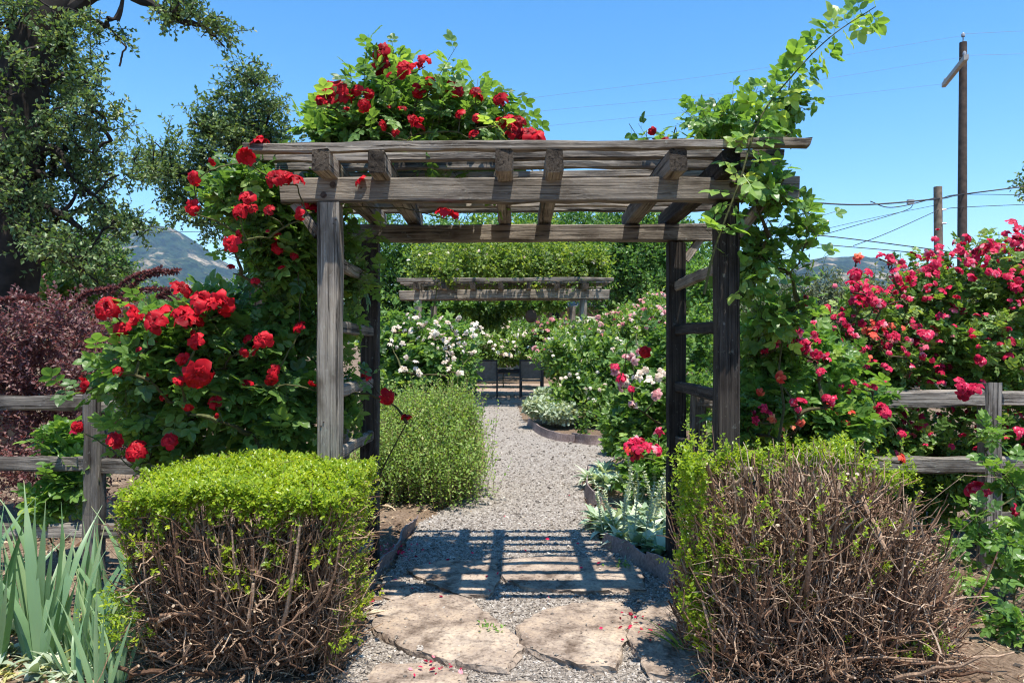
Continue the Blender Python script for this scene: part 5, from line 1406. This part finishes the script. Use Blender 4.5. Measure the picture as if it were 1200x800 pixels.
# thin shrub in the round bed and low plants at its right
plant('young_rose', 'spindly young shrub standing in the bare round bed', 'rose', [blob(682, 498, 10.7, 14, 22, .12), blob(688, 478, 10.7, 18, 14, .15)], [(1.03, 10.75, 0.03)], 40, 6, T_SIMPLE, .07, .2, 'rose_leaf_mid', nt=16, seed=50, rmax=.012)
plant('garden_shrub', 'leafy green shrub at the right end of the round bed', 'shrub', [blob(735, 505, 9.6, 26, 24, .3), blob(720, 520, 9.3, 18, 14, .25)], [(1.5, 9.6, 0), (1.4, 9.4, 0)], 420, 9, T_SIMPLE, .075, .2, 'rose_leaf_light', nt=20, seed=51, parts=('foliage', 'stem'))
plant('garden_shrub', 'ferny pale green shrub seen between the right arbor posts', 'shrub', [blob(818, 400, 8.5, 22, 50, .4), blob(820, 470, 8.2, 25, 40, .35), blob(822, 340, 9, 20, 35, .4), blob(815, 560, 7.2, 20, 30, .3)], [(2.0, 8.4, 0), (2.15, 8.6, 0)], 800, 11, T_SIMPLE, .06, .26, 'rose_leaf_light', nt=40, seed=52, parts=('foliage', 'stem'))
plant('garden_shrub', 'dark shrub filling the gap behind the right fence and climber', 'shrub', [blob(880, 420, 7, 40, 50, .5), blob(920, 460, 7, 40, 50, .5), blob(860, 520, 6.6, 40, 40, .4)], [(2.2, 7, 0), (2.5, 7, 0)], 800, 10, T_SIMPLE, .075, .26, 'rose_leaf_dull', nt=40, seed=53, parts=('foliage', 'stem'))
# vine on the far pergola
bV = [blob(600, 306, 16.6, 55, 14, 1.0), blob(540, 304, 16.6, 40, 14, 1.0), blob(650, 308, 16.6, 50, 11, .9), blob(570, 296, 17.8, 40, 12, .9), blob(640, 300, 17.4, 30, 10, .9), blob(525, 318, 15.6, 12, 9, .2, .05), blob(500, 312, 16.8, 26, 16, .8), blob(690, 312, 16.4, 20, 7, .6, .3)]
plant('climbing_vine', 'lime green vine heaped on the roof of the far pergola', 'vine', bV, [(-2.2, 16.3, 0), (-2.2, 19.3, 0)], 1900, 11, T_SIMPLE, .10, .6, 'lime_leaf', clump=170, sig=.55, nt=40, seed=54, inner=.5, parts=('foliage', 'stem'), r_tip=.006,
      mass=(surface_blooms(bV, 60, 2.6, np.random.default_rng(2)), 'white_petal'))
bV2 = [blob(545, 362, 19.6, 36, 12, .5), blob(600, 360, 19.6, 40, 12, .5), blob(520, 375, 19.7, 20, 26, .4), blob(575, 372, 19.8, 24, 16, .4), blob(645, 357, 19.6, 26, 7, .4)]
plant('climbing_vine', 'dark vine hanging below the back beam of the far pergola', 'vine', bV2, [(-2.1, 19.5, 0)], 900, 9, T_SIMPLE, .13, .35, 'tree_leaf', nt=30, seed=55, droop=1.2, parts=('foliage', 'stem'), r_tip=.006)


# ================================================================== trees
def tree(label, blobs, base, trunk_top, n, nl, size, leaf, seed, trunk_r=.15, L=.5, clump=0, cat='tree', nt=60, T=T_SIMPLE, extra=(), group=None, sig=.3, inner=.3, stem_r=.006, lift=.1, name='tree', trunk_pts=None, limbs=()):
    r = np.random.default_rng(3000 + seed)
    t = thing(name, (base[0], base[1], 0), label, cat, group)
    gb, gl, gt = Geo(), Geo(), Geo()
    tp = smooth_path(trunk_pts if trunk_pts is not None else [(base[0], base[1], -.1), ((base[0] + trunk_top[0]) / 2 + .1, (base[1] + trunk_top[1]) / 2, trunk_top[2] * .5), trunk_top], 14)
    rad = trunk_r * np.linspace(1.15, .75, 14); rad[0] *= 1.3
    P = tp[None]; g0 = Geo()
    tubes(g0, P, rad[None], 16, .4, True, .4)
    v = np.concatenate(g0.v)
    ax = np.repeat(tp, 16, 0); v[:224] += nrm(v[:224] - ax) * (r.normal(0, .05, (224, 1)) * trunk_r)
    gb.add(v[:224], [np.concatenate(g0.f[4])], r.uniform(.2, .6, 224))
    gb.build('trunk', M['bark'], t, True)
    Pp, O = sample_blobs(blobs, n, r, inner, clump, sig, .3)
    D = nrm(O * .7 + r.normal(0, .5, Pp.shape) + (0, 0, .1)); Ls = L * r.uniform(.6, 1.4, len(Pp))
    P0 = Pp - D * Ls[:, None] * .5
    tg = np.array([b[0] for b in blobs]); tg = np.vstack([tg, P0[r.choice(len(P0), min(nt, len(P0)), replace=False)]])
    if len(extra): tg = np.vstack([np.array(extra), tg])
    skeleton(gt, tp[5:], tg, r, .012, k=7, lift=lift, rmax=trunk_r * .5, sides=6, wob=.10)
    sprigs(gl, P0, D, Ls, nl, T, size, r, 1.0, .5, stem=gt, stem_r=stem_r, jit=.5)
    for (lp, ra, rb_) in limbs:
        q_ = smooth_path(lp, 18); tube(gt, q_ + np.cumsum(r.normal(0, .012, q_.shape), 0), np.linspace(ra, rb_, 18), 9, .4)
    gt.build('branch_framework', M['bark'], t); gl.build('crown', M[leaf], t)
    return t


ZO = 9.5
oak = [(15, 30, 70, 36), (40, 85, 45, 30), (80, 62, 36, 22), (105, 88, 40, 20), (60, 140, 55, 30), (115, 130, 28, 34), (148, 55, 9, 10), (140, 78, 14, 10), (35, 200, 50, 36), (100, 190, 44, 28), (140, 205, 24, 22), (80, 165, 40, 22),
       (65, 262, 45, 38), (120, 240, 40, 30), (150, 262, 20, 18), (12, 250, 36, 50), (98, 300, 46, 28), (205, 14, 36, 11), (240, 34, 24, 18), (263, 55, 9, 13), (230, 10, 28, 10), (255, 20, 18, 22), (160, -10, 40, 12), (20, 130, 40, 40), (125, 30, 20, 18), (-30, 100, 60, 100), (130, 165, 16, 12), (60, 8, 50, 24), (150, 320 - 60, 20, 14)]
oak_front = [(20, 110, 40, 40), (5, 180, 34, 34), (40, 150, 34, 26), (30, 60, 44, 30), (18, 235, 26, 26)]
ob = [blob(px, py, ZO + (.6 if px < 120 else 0) * math.sin(i * 2.3), rx, ry, .18 + .25 * math.sin(i * 1.7) ** 2 + rx / 160) for i, (px, py, rx, ry) in enumerate(oak)] + [blob(px, py, ZO - .75, rx, ry, .25) for (px, py, rx, ry) in oak_front]
tw = W(8, 0, ZO)[0]
lim = [W(40, 95, ZO), W(95, 12, ZO), W(150, -8, ZO), W(190, 10, ZO), W(215, 16, ZO), W(235, 24, ZO), W(75, 250, ZO), W(110, 180, ZO), W(90, 225, ZO)]
ot = tree('big dark oak at the left with a limb reaching over the sky', ob, (tw, ZO), (0, 0, 0), 1750, 15, .066, 'oak_leaf', 1, .33, .36, 260, nt=240, extra=lim, sig=.19, inner=.4, name='oak_tree', limbs=[([W(25, 110, ZO), W(55, 60, ZO), W(85, 22, ZO), W(120, 2, ZO), W(160, -14, ZO)], .13, .07), ([W(140, -12, ZO), W(175, 2, ZO), W(205, 15, ZO), W(232, 22, ZO), W(252, 38, ZO)], .07, .02), ([W(15, 215, ZO), W(45, 235, ZO), W(75, 245, ZO), W(100, 262, ZO)], .08, .03), ([W(18, 190, ZO), W(60, 178, ZO), W(84, 205, ZO), W(105, 235, ZO)], .07, .02), ([W(20, 120, ZO), W(60, 95, ZO), W(95, 80, ZO)], .06, .02)],
          trunk_pts=[(tw - .1, ZO, -.1), (tw - .05, ZO, 1.6), (tw + .02, ZO + .1, 3.0), W(25, 100, ZO), W(60, 20, ZO), W(70, -60, ZO)])
c = W(16, 385, ZO - .5)
g = Geo(); tube(g, [c + (0, .35, 0), c + (.02, .05, 0), c + (.03, -.05, -.02)], [.11, .10, .09], 10, .5, True, 1.0)
g.build('cut_stub', M['box_twig'], ot)
Z2 = 14.0
ok2 = [(290, 112, 34, 33), (312, 145, 27, 33), (272, 150, 39, 26), (240, 150, 23, 16), (315, 175, 27, 20), (285, 190, 41, 26), (200, 180, 50, 15), (155, 186, 25, 11), (215, 205, 39, 20), (180, 200, 20, 13), (245, 200, 32, 22), (225, 235, 29, 22), (250, 255, 32, 24)]
tree('smaller open oak behind the red climbing rose', [blob(px, py, Z2, rx, ry, .3 + rx / 130) for (px, py, rx, ry) in ok2], (W(300, 0, Z2)[0], Z2), tuple(W(292, 240, Z2)), 1150, 14, .084, 'oak_leaf', 2, .16, .42, 190, nt=90, sig=.24, name='oak_tree', inner=.25)
BT = 'trees behind the rose garden'
tree('dense round tree at left behind the barberry', [blob(85, 305, 19, 40, 26, 1.2), blob(118, 318, 19, 26, 22, 1), blob(60, 320, 19.5, 45, 40, 1.2), blob(90, 345, 19, 60, 26, 1)], (W(95, 0, 19)[0], 19), tuple(W(95, 330, 19)), 1500, 12, .12, 'tree_leaf', 3, .14, .5, 500, group=BT)
plant('garden_shrub', 'bright yellow green shrub in front of the dense round tree', 'shrub', [blob(105, 330, 11, 45, 18, .5), blob(80, 345, 11, 40, 18, .5), blob(135, 345, 11, 30, 20, .5), blob(105, 370, 11, 70, 30, .5)], [(-6.3, 11, 0), (-6.0, 11.1, 0)], 900, 10, T_SIMPLE, .085, .35, 'lime_leaf', 'thin_twig', nt=30, seed=60, parts=('foliage', 'stem'))
tr = [
    ('lush green tree behind the left half of the far pergola', [(520, 290, 60, 44), (490, 330, 44, 44), (560, 300, 50, 40), (460, 350, 40, 50), (530, 350, 60, 40), (440, 300, 40, 60)], 27, 2600, 'tree_leaf', .16),
    ('light green tree whose crown tops the far pergola', [(640, 284, 50, 28), (690, 276, 44, 26), (600, 290, 40, 30), (660, 315, 50, 26)], 31, 2000, 'tree_leaf', .17),
    ('broad leafy tree between the far pergola and the right posts', [(755, 300, 48, 48), (725, 330, 40, 44), (790, 330, 44, 50), (745, 275, 34, 24), (765, 360, 50, 40)], 25, 2800, 'tree_leaf', .15),
    ('dark leafy tree behind the right posts of the arbor', [(840, 330, 44, 44), (870, 360, 44, 40), (820, 370, 40, 40), (850, 400, 50, 30), (800, 300, 26, 30)], 29, 1900, 'tree_leaf', .17),
    ('grey green olive like tree behind the crimson roses', [(950, 360, 34, 34), (920, 380, 36, 36), (980, 378, 34, 34), (955, 400, 50, 30)], 16, 1600, 'olive_leaf', .085),
    ('far grey green tree behind the tallest crimson rose', [(1060, 350, 44, 22), (1010, 360, 34, 22), (1100, 360, 50, 26), (1180, 370, 60, 30)], 24, 1300, 'olive_leaf', .12),
    ('leafy tree peeking in at the right edge below the wires', [(1208, 208, 9, 11), (1216, 228, 10, 10), (1230, 215, 16, 22)], 30, 170, 'oak_leaf', .17),
    ('low dark tree line bush under the far pergola', [(545, 385, 34, 22), (600, 392, 24, 12), (500, 390, 40, 30), (470, 400, 30, 40)], 28, 1500, 'tree_leaf', .16),
    ('low leafy tree beyond the purple barberry at far left', [(190, 380, 60, 26), (240, 372, 50, 22), (300, 380, 60, 30), (360, 370, 50, 40), (400, 360, 40, 50)], 22, 1700, 'tree_leaf', .13),
]
for i, (lab, bs, Z, n, leaf, sz) in enumerate(tr):
    bb = [blob(px, py, Z + .8 * math.sin(k * 2.1), rx, ry, rx * Z / F * .8 + .3) for k, (px, py, rx, ry) in enumerate(bs)]
    cx_ = W(np.mean([b[0] for b in bs]), 0, Z)[0]; cz = np.mean([b[0][2] for b in bb])
    tree(lab, bb, (cx_, Z), (cx_ + .1, Z, max(.6, cz * .75)), n, 11, sz, leaf, 20 + i, .12 if Z < 20 else .2, .55, int(n * .35), group=BT, nt=50, inner=.45)
